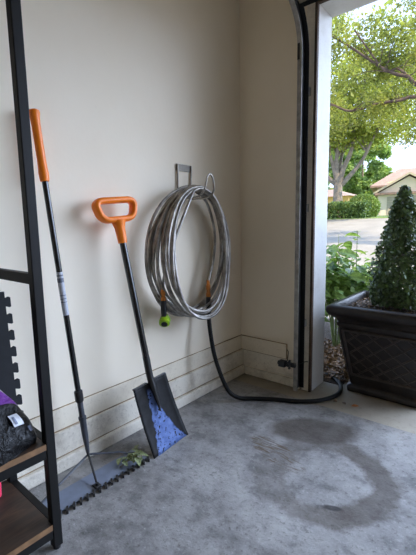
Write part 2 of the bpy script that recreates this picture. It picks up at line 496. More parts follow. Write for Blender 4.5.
# ------------------------------------------------------------------ mesh helpers
class MB:
    def __init__(s):
        s.v, s.f, s.uv = [], [], []

    def add(s, vs, fs, uvs=None):
        o = len(s.v)
        s.v += [tuple(map(float, p)) for p in vs]
        s.f += [tuple(i + o for i in f) for f in fs]
        s.uv += (uvs if uvs is not None else [[(0, 0)] * len(f) for f in fs])
        return s

    def box(s, a, b):
        (x0, y0, z0), (x1, y1, z1) = a, b
        return s.add([(x0, y0, z0), (x1, y0, z0), (x1, y1, z0), (x0, y1, z0), (x0, y0, z1), (x1, y0, z1), (x1, y1, z1), (x0, y1, z1)],
                     [(0, 3, 2, 1), (4, 5, 6, 7), (0, 1, 5, 4), (1, 2, 6, 5), (2, 3, 7, 6), (3, 0, 4, 7)])

    def obox(s, c, ax, ay, az):
        c, ax, ay, az = map(Vector, (c, ax, ay, az))
        vs = [c + sx * ax + sy * ay + sz * az for sz in (-1, 1) for sx, sy in ((-1, -1), (1, -1), (1, 1), (-1, 1))]
        return s.add(vs, [(0, 3, 2, 1), (4, 5, 6, 7), (0, 1, 5, 4), (1, 2, 6, 5), (2, 3, 7, 6), (3, 0, 4, 7)])

    def tube(s, pts, r, n=10, cap=True, flat=None):
        pts = [Vector(p) for p in pts]
        N = len(pts)
        rs = [r] * N if isinstance(r, (int, float)) else list(r)
        tan = []
        for i in range(N):
            d = pts[min(i + 1, N - 1)] - pts[max(i - 1, 0)]
            tan.append(d.normalized() if d.length > 1e-9 else Vector((0, 0, 1)))
        ref = Vector((0, 0, 1)) if abs(tan[0].z) < 0.9 else Vector((1, 0, 0))
        nrm = (ref - tan[0] * ref.dot(tan[0])).normalized()
        vs, L = [], 0.0
        Ls = []
        for i in range(N):
            nrm = (nrm - tan[i] * nrm.dot(tan[i])).normalized()
            bi = tan[i].cross(nrm)
            if i:
                L += (pts[i] - pts[i - 1]).length
            Ls.append(L)
            for k in range(n):
                a = 2 * math.pi * k / n
                vs.append(pts[i] + rs[i] * (math.cos(a) * nrm + math.sin(a) * bi))
        fs, uvs = [], []
        for i in range(N - 1):
            for k in range(n):
                k2 = (k + 1) % n
                fs.append((i * n + k, i * n + k2, (i + 1) * n + k2, (i + 1) * n + k))
                uvs.append([(k / n, Ls[i]), ((k + 1) / n, Ls[i]), ((k + 1) / n, Ls[i + 1]), (k / n, Ls[i + 1])])
        if cap:
            fs += [tuple(reversed(range(n))), tuple(range((N - 1) * n, N * n))]
            uvs += [[(0, 0)] * n, [(0, 0)] * n]
        return s.add(vs, fs, uvs)

    def lathe(s, c, prof, axis=(0, 0, 1), n=20):
        ax = Vector(axis).normalized()
        pts = [Vector(c) + ax * h for h, _ in prof]
        tmp = [r for _, r in prof]
        ref = Vector((0, 0, 1)) if abs(ax.z) < 0.9 else Vector((1, 0, 0))
        e1 = (ref - ax * ref.dot(ax)).normalized()
        e2 = ax.cross(e1)
        vs = []
        for p, r in zip(pts, tmp):
            for k in range(n):
                a = 2 * math.pi * k / n
                vs.append(p + r * (math.cos(a) * e1 + math.sin(a) * e2))
        fs = []
        for i in range(len(prof) - 1):
            for k in range(n):
                k2 = (k + 1) % n
                fs.append((i * n + k, i * n + k2, (i + 1) * n + k2, (i + 1) * n + k))
        fs += [tuple(reversed(range(n))), tuple(range((len(prof) - 1) * n, len(prof) * n))]
        return s.add(vs, fs)

    def prism(s, outline, o, eu, ev, en, t):
        """outline of (u, v) on plane o + u*eu + v*ev, thickness t along en"""
        o, eu, ev, en = map(Vector, (o, eu, ev, en))
        n = len(outline)
        a = [o + u * eu + v * ev for u, v in outline]
        b = [p + en * t for p in a]
        fs = [tuple(reversed(range(n))), tuple(range(n, 2 * n))]
        fs += [(i, (i + 1) % n, n + (i + 1) % n, n + i) for i in range(n)]
        return s.add(a + b, fs)

    def loft(s, rings, cap=True):
        """rings of equal length, closed"""
        n = len(rings[0])
        vs = [p for r in rings for p in r]
        fs = []
        for i in range(len(rings) - 1):
            for k in range(n):
                k2 = (k + 1) % n
                fs.append((i * n + k, i * n + k2, (i + 1) * n + k2, (i + 1) * n + k))
        if cap:
            fs += [tuple(reversed(range(n))), tuple(range((len(rings) - 1) * n, len(rings) * n))]
        return s.add(vs, fs)

    def build(s, name, m, parent=None, origin=None, smooth=None, bevel=0.0, seg=2):
        me = bpy.data.meshes.new(name)
        org = Vector((0, 0, 0))
        if parent is not None:
            p = parent
            while p is not None:
                org = org + p.location
                p = p.parent
        arr = np.array(s.v, dtype=float)
        if origin is None and parent is None:
            lo, hi = arr.min(0), arr.max(0)
            origin = ((lo[0] + hi[0]) / 2, (lo[1] + hi[1]) / 2, lo[2])
        if parent is None:
            org = Vector(origin)
        arr = arr - np.array(org)
        me.from_pydata(arr.tolist(), [], s.f)
        uvl = me.uv_layers.new(name='UVMap')
        flat = [c for f in s.uv for uv in f for c in uv]
        if len(flat) == 2 * len(uvl.data):
            uvl.data.foreach_set('uv', flat)
        me.update()
        if smooth is not None:
            me.polygons.foreach_set('use_smooth', [True] * len(me.polygons))
            me.set_sharp_from_angle(angle=math.radians(smooth))
        o = bpy.data.objects.new(name, me)
        COL.objects.link(o)
        if parent is None:
            o.location = org
        else:
            o.parent = parent
        me.materials.append(m)
        if bevel > 0:
            bm_ = o.modifiers.new('bevel', 'BEVEL')
            bm_.width = bevel
            bm_.segments = seg
            bm_.limit_method = 'ANGLE'
            bm_.angle_limit = math.radians(35)
        return o


def leaf_object(name, pos, size, m, parent=None, up=0.0, aspect=0.55, fold=True, nrm=None, jitter=0.9, droop=0.0):
    """one mesh of many separate little leaves (each a folded four-sided blade)"""
    n = len(pos)
    pos = np.asarray(pos, float)
    size = np.broadcast_to(np.asarray(size, float), (n,)) * rng.uniform(0.7, 1.25, n)
    d = rng.normal(size=(n, 3))
    if nrm is not None:
        d = d * jitter + np.asarray(nrm) * 1.0
    d[:, 2] += up
    d /= np.linalg.norm(d, axis=1)[:, None]
    t = rng.normal(size=(n, 3))
    t[:, 2] -= droop
    t -= d * (t * d).sum(1)[:, None]
    t /= np.linalg.norm(t, axis=1)[:, None]
    b = np.cross(d, t)
    L = size[:, None]
    W = L * aspect * 0.5
    v = np.empty((n, 4, 3))
    v[:, 0] = pos - t * L * 0.5
    v[:, 1] = pos + b * W + d * W * 0.5 - t * L * 0.05
    v[:, 2] = pos + t * L * 0.5
    v[:, 3] = pos - b * W + d * W * 0.5 - t * L * 0.05
    org = Vector((0, 0, 0))
    p = parent
    while p is not None:
        org = org + p.location
        p = p.parent
    if parent is None:
        org = Vector((pos[:, 0].mean(), pos[:, 1].mean(), pos[:, 2].min()))
    v = v - np.array(org)
    me = bpy.data.meshes.new(name)
    me.vertices.add(4 * n)
    me.vertices.foreach_set('co', v.reshape(-1))
    base = np.arange(n) * 4
    tris = np.stack([base, base + 1, base + 2, base, base + 2, base + 3], 1).reshape(-1)
    me.loops.add(6 * n)
    me.loops.foreach_set('vertex_index', tris.astype(np.int32))
    me.polygons.add(2 * n)
    me.polygons.foreach_set('loop_start', (np.arange(2 * n) * 3).astype(np.int32))
    me.update(calc_edges=True)
    me.materials.append(m)
    o = bpy.data.objects.new(name, me)
    COL.objects.link(o)
    if parent is None:
        o.location = org
    else:
        o.parent = parent
    return o


def tag(o, label=None, cat=None, group=None, kind=None):
    if label:
        o['label'] = label
    if cat:
        o['category'] = cat
    if group:
        o['group'] = group
    if kind:
        o['kind'] = kind
    return o


def thing(name, label, cat, loc, group=None):
    o = bpy.data.objects.new(name, None)
    o.empty_display_size = 0.05
    COL.objects.link(o)
    o.location = loc
    return tag(o, label, cat, group)


def struct(name, mb, m, label=None, bevel=0.0, smooth=None):
    o = mb.build(name, m, bevel=bevel, smooth=smooth)
    return tag(o, label, name.split('_')[0], None, 'structure')


def bez(pts, n=12):
    """Catmull-Rom through the points"""
    P = [Vector(p) for p in pts]
    P = [2 * P[0] - P[1]] + P + [2 * P[-1] - P[-2]]
    out = []
    for i in range(1, len(P) - 2):
        for k in range(n):
            t = k / n
            a, b, c, d = P[i - 1], P[i], P[i + 1], P[i + 2]
            out.append(0.5 * ((2 * b) + (c - a) * t + (2 * a - 5 * b + 4 * c - d) * t * t + (3 * b - a - 3 * c + d) * t ** 3))
    out.append(P[-2])
    return out


# ------------------------------------------------------------------ room shell
ZC = 2.72          # ceiling
XR, YR = 5.5, -5.2
DX0, DX1, DZ = 0.575, 5.1, 2.41     # door opening
struct('floor', MB().box((-0.15, YR - .15, -0.15), (XR + .15, -0.155, 0.0)), M['floor'], 'grey stained concrete garage floor slab')
struct('ceiling', MB().box((-0.15, YR - .15, ZC), (XR + .15, 0.75, ZC + 0.2)), M['ceiling'], 'cream garage ceiling')
struct('wall_left', MB().box((-0.15, YR - .15, 0), (0.0, 0.21, ZC)), M['wall'], 'cream painted garage side wall')
struct('wall_back', MB().box((0.0, 0.0, 0), (DX0 - 0.012, 0.21, ZC)).box((DX0 - 0.012, 0.0, DZ + 0.012), (DX1 + 0.012, 0.21, ZC)).box((DX1 + 0.012, 0, 0), (XR, 0.21, ZC)), M['wall'], 'cream painted front wall of the garage around the door opening')
struct('wall_right', MB().box((XR, YR - .15, 0), (XR + 0.15, 0.21, ZC)), M['wall'], 'far side wall of the garage')
struct('wall_rear', MB().box((0.0, YR - .15, 0), (XR, YR, ZC)), M['wall'], 'rear wall of the garage')
# stepped base of the left wall: board, stem wall, rough lip
struct('baseboard_left', MB().box((0.0, YR, 0.192), (0.010, 0.0, 0.294)), M['board'], 'upper painted board along the foot of the side wall', bevel=0.003)
struct('trim_1', MB().box((0.0, YR, 0.068), (0.022, 0.0, 0.186)), M['curb'], 'rough painted curb course along the side wall', bevel=0.005)
struct('trim_2', MB().box((0.0, YR, 0.0), (0.042, 0.0, 0.064)), M['curb'], 'rough lip at the foot of the side wall', bevel=0.008)
struct('trim_3', MB().box((0.0, YR, 0.294), (0.006, 0.0, 0.2965)).box((0, YR, 0.186), (0.009, 0, 0.192)).box((0, YR, 0.064), (0.02, 0, 0.068)), M['caulk'], 'brown dirty joints between the wall boards')
struct('baseboard_back', MB().box((0.010, -0.018, 0.192), (0.388, 0.0, 0.294)), M['board'], 'painted board along the foot of the front wall', bevel=0.003)
struct('trim_4', MB().box((0.022, -0.006, 0.062), (0.50, 0.0, 0.186)), M['curb'], 'rough painted stem wall under the front board', bevel=0.003)
struct('trim_5', MB().box((0.042, -0.024, 0.0), (0.50, 0.0, 0.060)), M['curb'], 'rough lip at the foot of the front wall', bevel=0.008)
struct('trim_6', MB().box((0.010, -0.012, 0.294), (0.390, 0.0, 0.2965)).box((0.010, -0.010, 0.186), (0.388, 0, 0.192)).box((0.388, -0.012, 0.192), (0.391, 0, 0.294)), M['caulk'], 'brown dirty joints of the front board')
# door frame
struct('trim_7', MB().box((0.505, -0.016, 0.0), (0.561, 0.0, ZC)), M['frame_beige'], 'beige frame board beside the door track', bevel=0.003)
struct('trim_8', MB().box((0.561, -0.026, 0.0), (DX0 + 0.003, 0.0, DZ + 0.055)).box((DX0 + .003, -0.030, DZ - 0.003), (DX1 + 0.02, 0.0, DZ + 0.055)), M['jamb_brown'], 'weathered brown door stop around the opening', bevel=0.003)
struct('trim_9', MB().box((DX0 - 0.012, 0.0, 0.0), (DX0, 0.196, DZ + 0.012)).box((DX1, 0.0, 0), (DX1 + .012, 0.196, DZ + .012)).box((DX0, 0.0, DZ), (DX1, 0.196, DZ + 0.012)), M['jamb'], 'white door jamb and header reveal', bevel=0.002)

# ------------------------------------------------------------------ outside ground
def gz(y):
    return 0.0 if y < 2.0 else 0.097 * (y - 2.0) if y < 16.2 else 1.377 + 0.03 * (y - 16.2)


def ground_strip(x0, x1, y0, y1, dz=0.0, ny=24):
    mb = MB()
    ys = [y0 + (y1 - y0) * i / ny for i in range(ny + 1)]
    vs = []
    for y in ys:
        for x in (x0, x1):
            vs += [(x, y, gz(y) + dz), (x, y, gz(y) + dz - 0.25)]
    fs = []
    for i in range(ny):
        a, b = 4 * i, 4 * (i + 1)
        fs += [(a, a + 2, b + 2, b), (a + 1, b + 1, b + 3, a + 3), (a, b, b + 1, a + 1), (a + 2, a + 3, b + 3, b + 2)]
    fs += [(0, 1, 3, 2), (4 * ny, 4 * ny + 2, 4 * ny + 3, 4 * ny + 1)]
    return mb.add(vs, fs)


struct('floor_apron', MB().box((-0.15, -0.150, -0.16), (XR + .15, 0.22, -0.006)).box((0.70, 0.22, -0.16), (6.5, 0.95, -0.006)).box((1.7, 0.95, -0.16), (6.5, 1.99, -0.006)), M['apron'], 'tan concrete threshold apron under the door')
struct('floor_driveway', ground_strip(-14, 14, 2.0, 16.0, -0.006), M['drive'], 'pale sunlit concrete driveway and street')
struct('floor_bed', MB().box((-14, 0.22, -0.16), (0.70, 1.99, 0.0)).box((0.70, 0.95, -0.16), (1.70, 1.99, 0.0)).box((6.5, 0.22, -0.16), (14, 1.99, 0)), M['bed'], 'dark garden bed soil beside the door')
struct('floor_lawn', ground_strip(-30, 30, 16.0, 64.0, 0.02), M['grass'], 'green lawn across the street')

# ------------------------------------------------------------------ garage door, track, sensor
dp = thing('garage_door', 'raised pale sectional garage door above the opening, bottom edge at the header', 'garage door', (DX0, -0.2, 2.34))
pr = [(-0.200, 2.350), (-0.56, 2.56), (-1.1, 2.60), (-1.65, 2.605), (-2.2, 2.605)]
for (ya, za), (yb, zb) in zip(pr[:-1], pr[1:]):
    dv = Vector((0, yb - ya, zb - za))
    L = dv.length
    dv.normalize()
    nn = Vector((0, -dv.z, dv.y))
    c = Vector(((DX0 + DX1) / 2, (ya + yb) / 2, (za + zb) / 2)) + nn * -0.0
    MB().obox(c, ((DX1 - DX0) / 2 + 0.02, 0, 0), dv * (L / 2 - 0.003), nn * 0.022).build('door_section', M['door_panel'], dp, bevel=0.003)
dv = Vector((0, -0.36, 0.225)).normalized()
MB().obox((2.84, -0.193, 2.345), (2.27, 0, 0), dv * 0.012, Vector((0, -dv.z, dv.y)) * 0.026).build('bottom_seal', M['rubber'], dp, bevel=0.004)
hb = MB().box((0.60, -0.26, 2.330), (0.66, -0.20, 2.345)).tube([(0.52, -0.215, 2.362), (0.63, -0.215, 2.362)], 0.007, 8)
hb.lathe((0.510, -0.215, 2.362), [(0, 0.022), (0.018, 0.022)], (1, 0, 0), 14)
hb.box((0.575, -0.235, 2.345), (0.60, -0.195, 2.41))
hb.build('bottom_roller_bracket', M['dark_steel'], dp, bevel=0.002)

tr = thing('door_track', 'grey steel garage door track with black channel, curving back at the top', 'door track', (0.5, -0.07, 0))
TX, TY0, TY1 = 0.510, -0.108, -0.052
R_ = 0.36
path = [(z, 0.0) for z in (0.035, 0.7, 1.4, 2.13)]
cen = []        # (y, z, tangent angle) of the outer flange line
for z in (0.035, 0.7, 1.4, 2.13):
    cen.append((0.0, z, 0.0))
for k in range(1, 13):
    a = k / 12 * math.pi / 2
    cen.append((-R_ * (1 - math.cos(a)), 2.13 + R_ * math.sin(a), a))
cen.append((-2.2, 2.13 + R_, math.pi / 2))


def track_prof(o0, o1, x0, x1):
    """box-section strip swept along the track: o = offset toward the room, x = width"""
    rings = []
    for y, z, a in cen:
        ny, nz = -math.cos(a), -math.sin(a)
        ring = []
        for o, x in ((o0, x0), (o1, x0), (o1, x1), (o0, x1)):
            ring.append((x, -0.052 + y + ny * o, z + nz * o))
        rings.append(ring)
    return rings


g = MB()
g.loft(track_prof(0.0, 0.083, TX - 0.003, TX))
g.loft(track_prof(0.080, 0.083, TX, TX + 0.026))
g.build('track_channel', M['galv'], tr, smooth=40)
MB().loft(track_prof(0.0, 0.003, TX, TX + 0.032)).loft(track_prof(0.003, 0.080, TX, TX + 0.004)).build('track_inside', M['track_shade'], tr, smooth=40)
MB().box((TX - 0.003, -0.138, 2.08), (TX + 0.012, -0.1352, 2.20)).build('splice_plate', M['dark_steel'], tr)
for z in (0.45, 1.2, 1.9):
    MB().box((TX - 0.002, -0.052, z), (TX + 0.030, -0.0165, z + 0.05)).build('track_bracket', M['galv'], tr, bevel=0.002)

sn = thing('safety_sensor', 'black door safety sensor clamped low on the steel track', 'sensor', (0.455, -0.135, 0.20))
s_ = MB().box((0.418, -0.180, 0.195), (0.466, -0.140, 0.235))
s_.lathe((0.417, -0.160, 0.216), [(0, 0.013), (-0.008, 0.015)], (1, 0, 0), 12)
s_.build('sensor_body', M['black_plastic'], sn, bevel=0.004)
MB().box((0.462, -0.157, 0.200), (0.528, -0.1355, 0.226)).box((0.490, -0.176, 0.19), (0.500, -0.157, 0.25)).tube([(0.495, -0.176, 0.222), (0.495, -0.194, 0.222)], 0.011, 10).build('sensor_bracket', M['black_plastic'], sn, bevel=0.002)
MB().tube(bez([(0.455, -0.12, 0.225), (0.43, -0.06, 0.26), (0.402, -0.022, 0.262)], 6), 0.003, 6).build('sensor_wire', M['black_plastic'], sn, smooth=60)
MB().tube(bez([(0.526, -0.138, 0.212), (0.545, -0.05, 0.215), (0.559, -0.0275, 0.212)], 6), 0.003, 6).build('sensor_wire', M['black_plastic'], sn, smooth=60)

# ------------------------------------------------------------------ shelf rack at the left edge
SX0, SX1, SY1, SY0 = 0.046, 0.425, -1.717, -2.62
W = 0.032
sh = thing('shelf_rack', 'black metal shelf rack with rustic brown boards at the left edge', 'shelf', ((SX0 + SX1) / 2, (SY0 + SY1) / 2, 0))
for (x, y) in ((SX1 - W, SY1 - W), (SX0, SY1 - W), (SX1 - W, SY0), (SX0, SY0)):
    p_ = MB().box((x, y, 0.012), (x + W, y + W, 2.02)).build('post', M['shelf_metal'], sh, bevel=0.003)
    MB().lathe((x + W / 2, y + W / 2, 0.0), [(0, 0.013), (0.013, 0.011)], n=12).build('levelling_foot', M['black_plastic'], p_)
for zt in (0.105, 0.405, 1.98):
    b_ = MB().box((SX0 + W + .001, SY0 + 0.004, zt - 0.020), (SX1 - W - .001, SY1 - 0.004, zt))
    b_.box((SX1 - W - .001, SY0 + W + .001, zt - 0.020), (SX1 - 0.002, SY1 - W - .001, zt))
    b_.box((SX0 + .002, SY0 + W + .001, zt - 0.020), (SX0 + W + .001, SY1 - W - .001, zt))
    if zt < 1.9:
        b_.build('shelf_board', M['wood'], sh)
        MB().box((SX1 - 0.002, SY0 + W + .001, zt - 0.020), (SX1, SY1 - W - .001, zt)).build('edge_band', M['wood_edge'], sh)
        MB().box((SX1 - 0.028, SY0 + W, zt - 0.054), (SX1 - 0.003, SY1 - W, zt - 0.021)).build('front_rail', M['shelf_metal'], sh, bevel=0.002)
        MB().box((SX0 + 0.003, SY0 + W, zt - 0.054), (SX0 + 0.028, SY1 - W, zt - 0.021)).build('rear_rail', M['shelf_metal'], sh, bevel=0.002)
        for y in (SY1 - 0.030, SY0 + 0.004):
            MB().box((SX0 + W, y, zt - 0.030), (SX1 - W, y + 0.026, zt + (0.001))).build('end_rail', M['shelf_metal'], sh, bevel=0.002)
    else:
        b_.build('shelf_board', M['wood'], sh)
for y in (SY1 - 0.030, SY0 + 0.004):
    MB().box((SX0 + W, y, 0.945), (SX1 - W, y + 0.026, 0.980)).build('side_bar', M['shelf_metal'], sh, bevel=0.002)

# foam mat standing on the middle board
def mat_outline(w, h, pitch=0.060, dep=0.018):
    pts = []
    def edge(a, b, nx, ny):
        L = math.hypot(b[0] - a[0], b[1] - a[1])
        dx, dy = (b[0] - a[0]) / L, (b[1] - a[1]) / L
        k = int(L / pitch)
        pad = (L - k * pitch) / 2
        pts.append(a)
        for i in range(k):
            s0 = pad + i * pitch + pitch * 0.29
            s1 = s0 + pitch * 0.46
            f = 0.005
            for s, o in ((s0, 0), (s0 - f, dep * 0.75), (s0 - f + 0.003, dep), (s1 + f - 0.003, dep), (s1 + f, dep * 0.75), (s1, 0)):
                pts.append((a[0] + dx * s + nx * o, a[1] + dy * s + ny * o))
    edge((0, 0), (w, 0), 0, 1)          # bottom edge, sockets inward
    edge((w, 0), (w, h), 1, 0)          # right edge, tabs outward
    pts.append((w, h))
    pts.append((0, h))
    return pts


mo = mat_outline(0.50, 0.50)
mx = Vector((0, 1, 0))
mz = Vector((-0.030, 0.0, 0.50)).normalized()
o_ = MB().prism(mo, (0.238, -2.258, 0.4065), mx, mz, (1, 0, 0.06), 0.012).build('foam_mat', M['foam'], bevel=0.0)
tag(o_, 'black interlocking foam floor tile with jigsaw edge standing on the middle shelf', 'foam mat')

# soil bag on the middle board, slumped against the mat
bg = thing('soil_bag', 'crumpled black plastic bag with purple band and white label on middle shelf', 'bag', (0.32, -2.03, 0.406))
bc = Vector((0.315, -2.00, 0.500))
e_s = Vector((-0.42, 0.0, 0.91)).normalized()       # up the slope of the bag
e_t = Vector((0.91, 0.0, 0.42)).normalized()        # through its thickness
e_y = Vector((0, 1, 0))


def sp(a, p):
    return math.copysign(abs(a) ** p, a)


def bag_pt(u, v):
    # u around the cross-section, v along the bag
    cx, sx_ = math.cos(u), math.sin(u)
    cv, sv = math.cos(v), math.sin(v)
    y = 0.262 * sp(sv, 0.6)
    k = sp(cv, 0.6)
    s = 0.165 * sp(sx_, 0.75) * k
    t = 0.062 * sp(cx, 0.85) * k * (1.15 - 0.35 * s / 0.165)
    wob = 0.006 * math.sin(17 * y + 9 * s * 10) + 0.005 * math.sin(31 * y - 40 * s)
    q = bc + e_y * (y - 0.42 * (s + 0.10) * max(0, sv)) + e_s * s + e_t * (t + wob * k)
    q.z = max(q.z, 0.4065)
    return q, y, sp(sx_, 0.75)


nu, nv = 40, 36
vs, uvv = [], []
for j in range(nv + 1):
    v = -math.pi / 2 + math.pi * j / nv
    for i in range(nu):
        q, y, s = bag_pt(2 * math.pi * i / nu, v)
        vs.append(q)
        uvv.append((y / 0.52 + 0.5, s * 0.5 + 0.5))
fs, fu = [], []
for j in range(nv):
    for i in range(nu):
        q = (j * nu + i, j * nu + (i + 1) % nu, (j + 1) * nu + (i + 1) % nu, (j + 1) * nu + i)
        fs.append(q)
        fu.append([uvv[k] for k in q])
MB().add(vs, fs, fu).build('bag_body', M['bag'], bg, smooth=60)


def bag_patch(y0, y1, s0, s1, name, m, par, lift=0.004):
    n = 6
    vs = []
    for i in range(n + 1):
        for j in range(n + 1):
            y = y0 + (y1 - y0) * i / n
            s = s0 + (s1 - s0) * j / n
            best = None
            sv = sp(y / 0.262, 1 / 0.6)
            v = math.asin(max(-1, min(1, sv)))
            k = sp(math.cos(v), 0.6)
            sxx = sp(max(-1, min(1, s / (0.165 * max(k, .01)))), 1 / 0.75)
            u = math.asin(max(-1, min(1, sxx)))
            q, _, _ = bag_pt(u, v)
            vs.append(q + e_t * lift)
    fs = [(i * (n + 1) + j, (i + 1) * (n + 1) + j, (i + 1) * (n + 1) + j + 1, i * (n + 1) + j + 1) for i in range(n) for j in range(n)]
    return MB().add(vs, fs).build(name, m, par, smooth=60)


lb = tag(bag_patch(0.180, 0.218, -0.040, 0.000, 'bag_label', M['paper'], bg), 'white printed label')
bag_patch(0.187, 0.196, -0.033, -0.007, 'label_print', M['paper_blue'], lb, 0.006)
tag(bag_patch(0.226, 0.241, -0.072, -0.052, 'bag_sticker', M['paper_blue'], bg), 'small blue and white print')

pk = MB().lathe((0.118, -1.819, 0.1055), [(0, 0.022), (0.05, 0.024), (0.058, 0.016), (0.075, 0.015)], n=16).build('pink_container', M['pink'], smooth=40)
pk.location = pk.location
tag(pk, 'small pink container on the lowest shelf board, at the very left edge', 'container')

# ------------------------------------------------------------------ weed rake with orange grip
rk = thing('weed_rake', 'long black pole tool with orange grip and toothed flat blade against side wall', 'rake', (0.26, -1.45, 0.0))
top = Vector((0.048, -1.517, 1.600))
apex = Vector((0.130, -1.424, 0.085))
ax = (apex - top)
LT = ax.length
ax.normalize()
P = lambda s: top + ax * s
gl = 0.285
prof = [(0.0, 0.014), (0.004, 0.021), (0.014, 0.0225), (0.03, 0.019), (0.06, 0.0175), (0.20, 0.0175), (0.235, 0.0185), (0.25, 0.0205), (0.265, 0.0195), (0.283, 0.0185), (gl, 0.0155)]
MB().lathe(top, prof, ax, 18).build('grip', M['orange'], rk, smooth=45)
MB().tube([P(gl - 0.005), P(1.245)], 0.0125, 14).build('pole', M['pole_black'], rk, smooth=40)
st = MB().tube([P(0.665), P(0.855)], 0.0131, 16).build('sticker', M['sticker'], rk, smooth=40)
tag(st, 'grey paper sticker')
for a_, b_ in ((0.677, 0.683), (0.691, 0.71), (0.765, 0.768), (0.78, 0.783), (0.795, 0.798)):
    MB().tube([P(a_), P(b_)], 0.0133, 16).build('sticker_print', M['sticker_mark'], st, smooth=40)
MB().lathe(P(1.205), [(0, 0.014), (0.004, 0.0185), (0.05, 0.0185), (0.056, 0.0135)], ax, 16).build('locking_collar', M['dark_steel'], rk, smooth=40)
MB().lathe(P(1.24), [(0, 0.0125), (0.09, 0.0125), (0.092, 0.0175), (0.105, 0.0175), (0.108, 0.015), (0.19, 0.0135), (LT - 1.24 - 0.02, 0.009), (LT - 1.24, 0.006)], ax, 16).build('socket', M['socket_grey'], rk, smooth=40)
yb0, yb1 = -1.700, -1.185
xb0, xb1 = 0.160, 0.274
# serrated blade lying on the floor
out = [(xb0, yb0), (xb0, yb1)]
n_t = 17
pitch = (yb1 - yb0) / n_t
for i in range(n_t):
    y = yb1 - i * pitch
    out += [(xb1, y), (xb1 + 0.005, y - pitch * 0.16), (xb1 + 0.005, y - pitch * 0.50), (xb1 - 0.004, y - pitch * 0.62), (xb1 - 0.004, y - pitch * 0.98)]
out += [(xb1, yb0)]
MB().prism([(x, y) for x, y in out], (0, 0, 0.004), (1, 0, 0), (0, 1, 0), (0, 0, 1), 0.004).build('blade', M['tool_steel'], rk)
for i in range(n_t):
    y = yb1 - i * pitch
    MB().obox((xb1 + 0.008, y - pitch * 0.36, 0.0065), Vector((0.0145, -0.0085, 0)), Vector((0.0022, 0.0034, 0)), (0, 0, 0.006)).build('tooth', M['dark_steel'], rk)
ym = (yb0 + yb1) / 2
MB().tube([apex - ax * 0.01, Vector((xb1 - 0.012, -1.468, 0.016))], 0.0048, 8).build('centre_rod', M['dark_steel'], rk, smooth=40)
MB().box((xb1 - 0.03, -1.482, 0.008), (xb1 + 0.002, -1.455, 0.018)).tube([(xb1 - .012, -1.468, 0.016), (xb1 - .012, -1.468, 0.028)], 0.008, 8).build('rod_clamp', M['dark_steel'], rk, bevel=0.002)
MB().tube([apex, apex * 0.5 + Vector((0.0975, -0.842, 0.0155)) , Vector((0.195, -1.684, 0.031)), Vector((0.200, -1.690, 0.010))], 0.0048, 8).build('brace', M['socket_grey'], rk, smooth=40)
MB().tube(bez([apex, Vector((0.148, -1.37, 0.070)), Vector((0.167, -1.315, 0.054)), Vector((0.178, -1.285, 0.046)), Vector((0.190, -1.245, 0.024)), Vector((0.200, -1.205, 0.010))], 4), 0.0048, 8).build('brace', M['socket_grey'], rk, smooth=40)

# wilted leaf sprig caught on the blade end
sg = thing('leaf_sprig', 'wilted green leaf clump lying on the far end of the toothed blade', 'leaves', (0.255, -1.265, 0.008))


def leaf_blade(c, d, n, L, Wd, curl=0.25):
    """single curved leaf as a small grid"""
    d, n = Vector(d).normalized(), Vector(n)
    n = (n - d * n.dot(d)).normalized()
    b = d.cross(n)
    vs = []
    N, K = 7, 4
    for i in range(N + 1):
        t = i / N
        w = Wd * (math.sin(math.pi * min(1, t * 0.94 + 0.03)) ** 0.8) * (1.15 - 0.35 * t)
        for k in range(K + 1):
            s = (k / K - 0.5) * 2
            q = Vector(c) + d * (t * L) + b * (s * w / 2) + n * (-curl * L * t * t + abs(s) * w * 0.16)
            vs.append(q)
    fs = [(i * (K + 1) + k, i * (K + 1) + k + 1, (i + 1) * (K + 1) + k + 1, (i + 1) * (K + 1) + k) for i in range(N) for k in range(K)]
    return vs, fs


M['wilted'] = leaf_mat('wilted_leaves', rgb(58, 68, 40), rgb(158, 168, 118), 0.15, 18, 0.6)
sl = MB()
for i in range(16):
    a = random.uniform(0, 2 * math.pi)
    c = Vector((0.252 + random.uniform(-.035, .04), -1.265 + random.uniform(-.055, .06), 0.022 + random.uniform(0, .03)))
    vs, fs = leaf_blade(c, (math.cos(a), math.sin(a), random.uniform(-0.15, .3)), (random.uniform(-.5, .5), random.uniform(-.5, .5), 1), random.uniform(.035, .06), random.uniform(.022, .034), random.uniform(.1, .4))
    vs = [Vector((v.x, v.y, max(v.z, 0.009))) for v in vs]
    sl.add(vs, fs)
sl.build('leaves', M['wilted'], sg, smooth=80)
MB().tube(bez([(0.235, -1.33, 0.013), (0.25, -1.26, 0.03), (0.265, -1.16, 0.008)], 6), 0.003, 6).build('twig', M['bark'], sg, smooth=60)

# ------------------------------------------------------------------ square-mouth shovel
sv = thing('square_shovel', 'square shovel with orange D handle and worn black blade leaning on side wall', 'shovel', (0.298, -1.056, 0.0))
bB = Vector((0.299, -1.056, 0.009))
bT = Vector((0.195, -1.096, 0.345))
hC = Vector((0.086, -1.166, 1.205))
e_v = (bT - bB)
BL = e_v.length
e_v.normalize()
e_u = Vector((0.11, 1, -0.05))
e_u = (e_u - e_v * e_u.dot(e_v)).normalized()
e_n = e_u.cross(e_v).normalized()
if e_n.x < 0:
    e_n = -e_n
nu_, nv_ = 14, 18
BW = 0.232
vs, uvv = [], []


def blade_z(u, v):
    # slight dish, raised sides, frog ridge running down from the socket
    side = 0.007 * max(0, (abs(u) - 0.30) / 0.20) ** 2
    bow = 0.010 * math.sin(math.pi * v)
    fr = 0.020 * max(0, 1 - abs(u) / (0.16 * max(v - 0.30, 0.001) / 0.70 + 0.02)) * max(0, (v - 0.30) / 0.70)
    return side - bow + fr


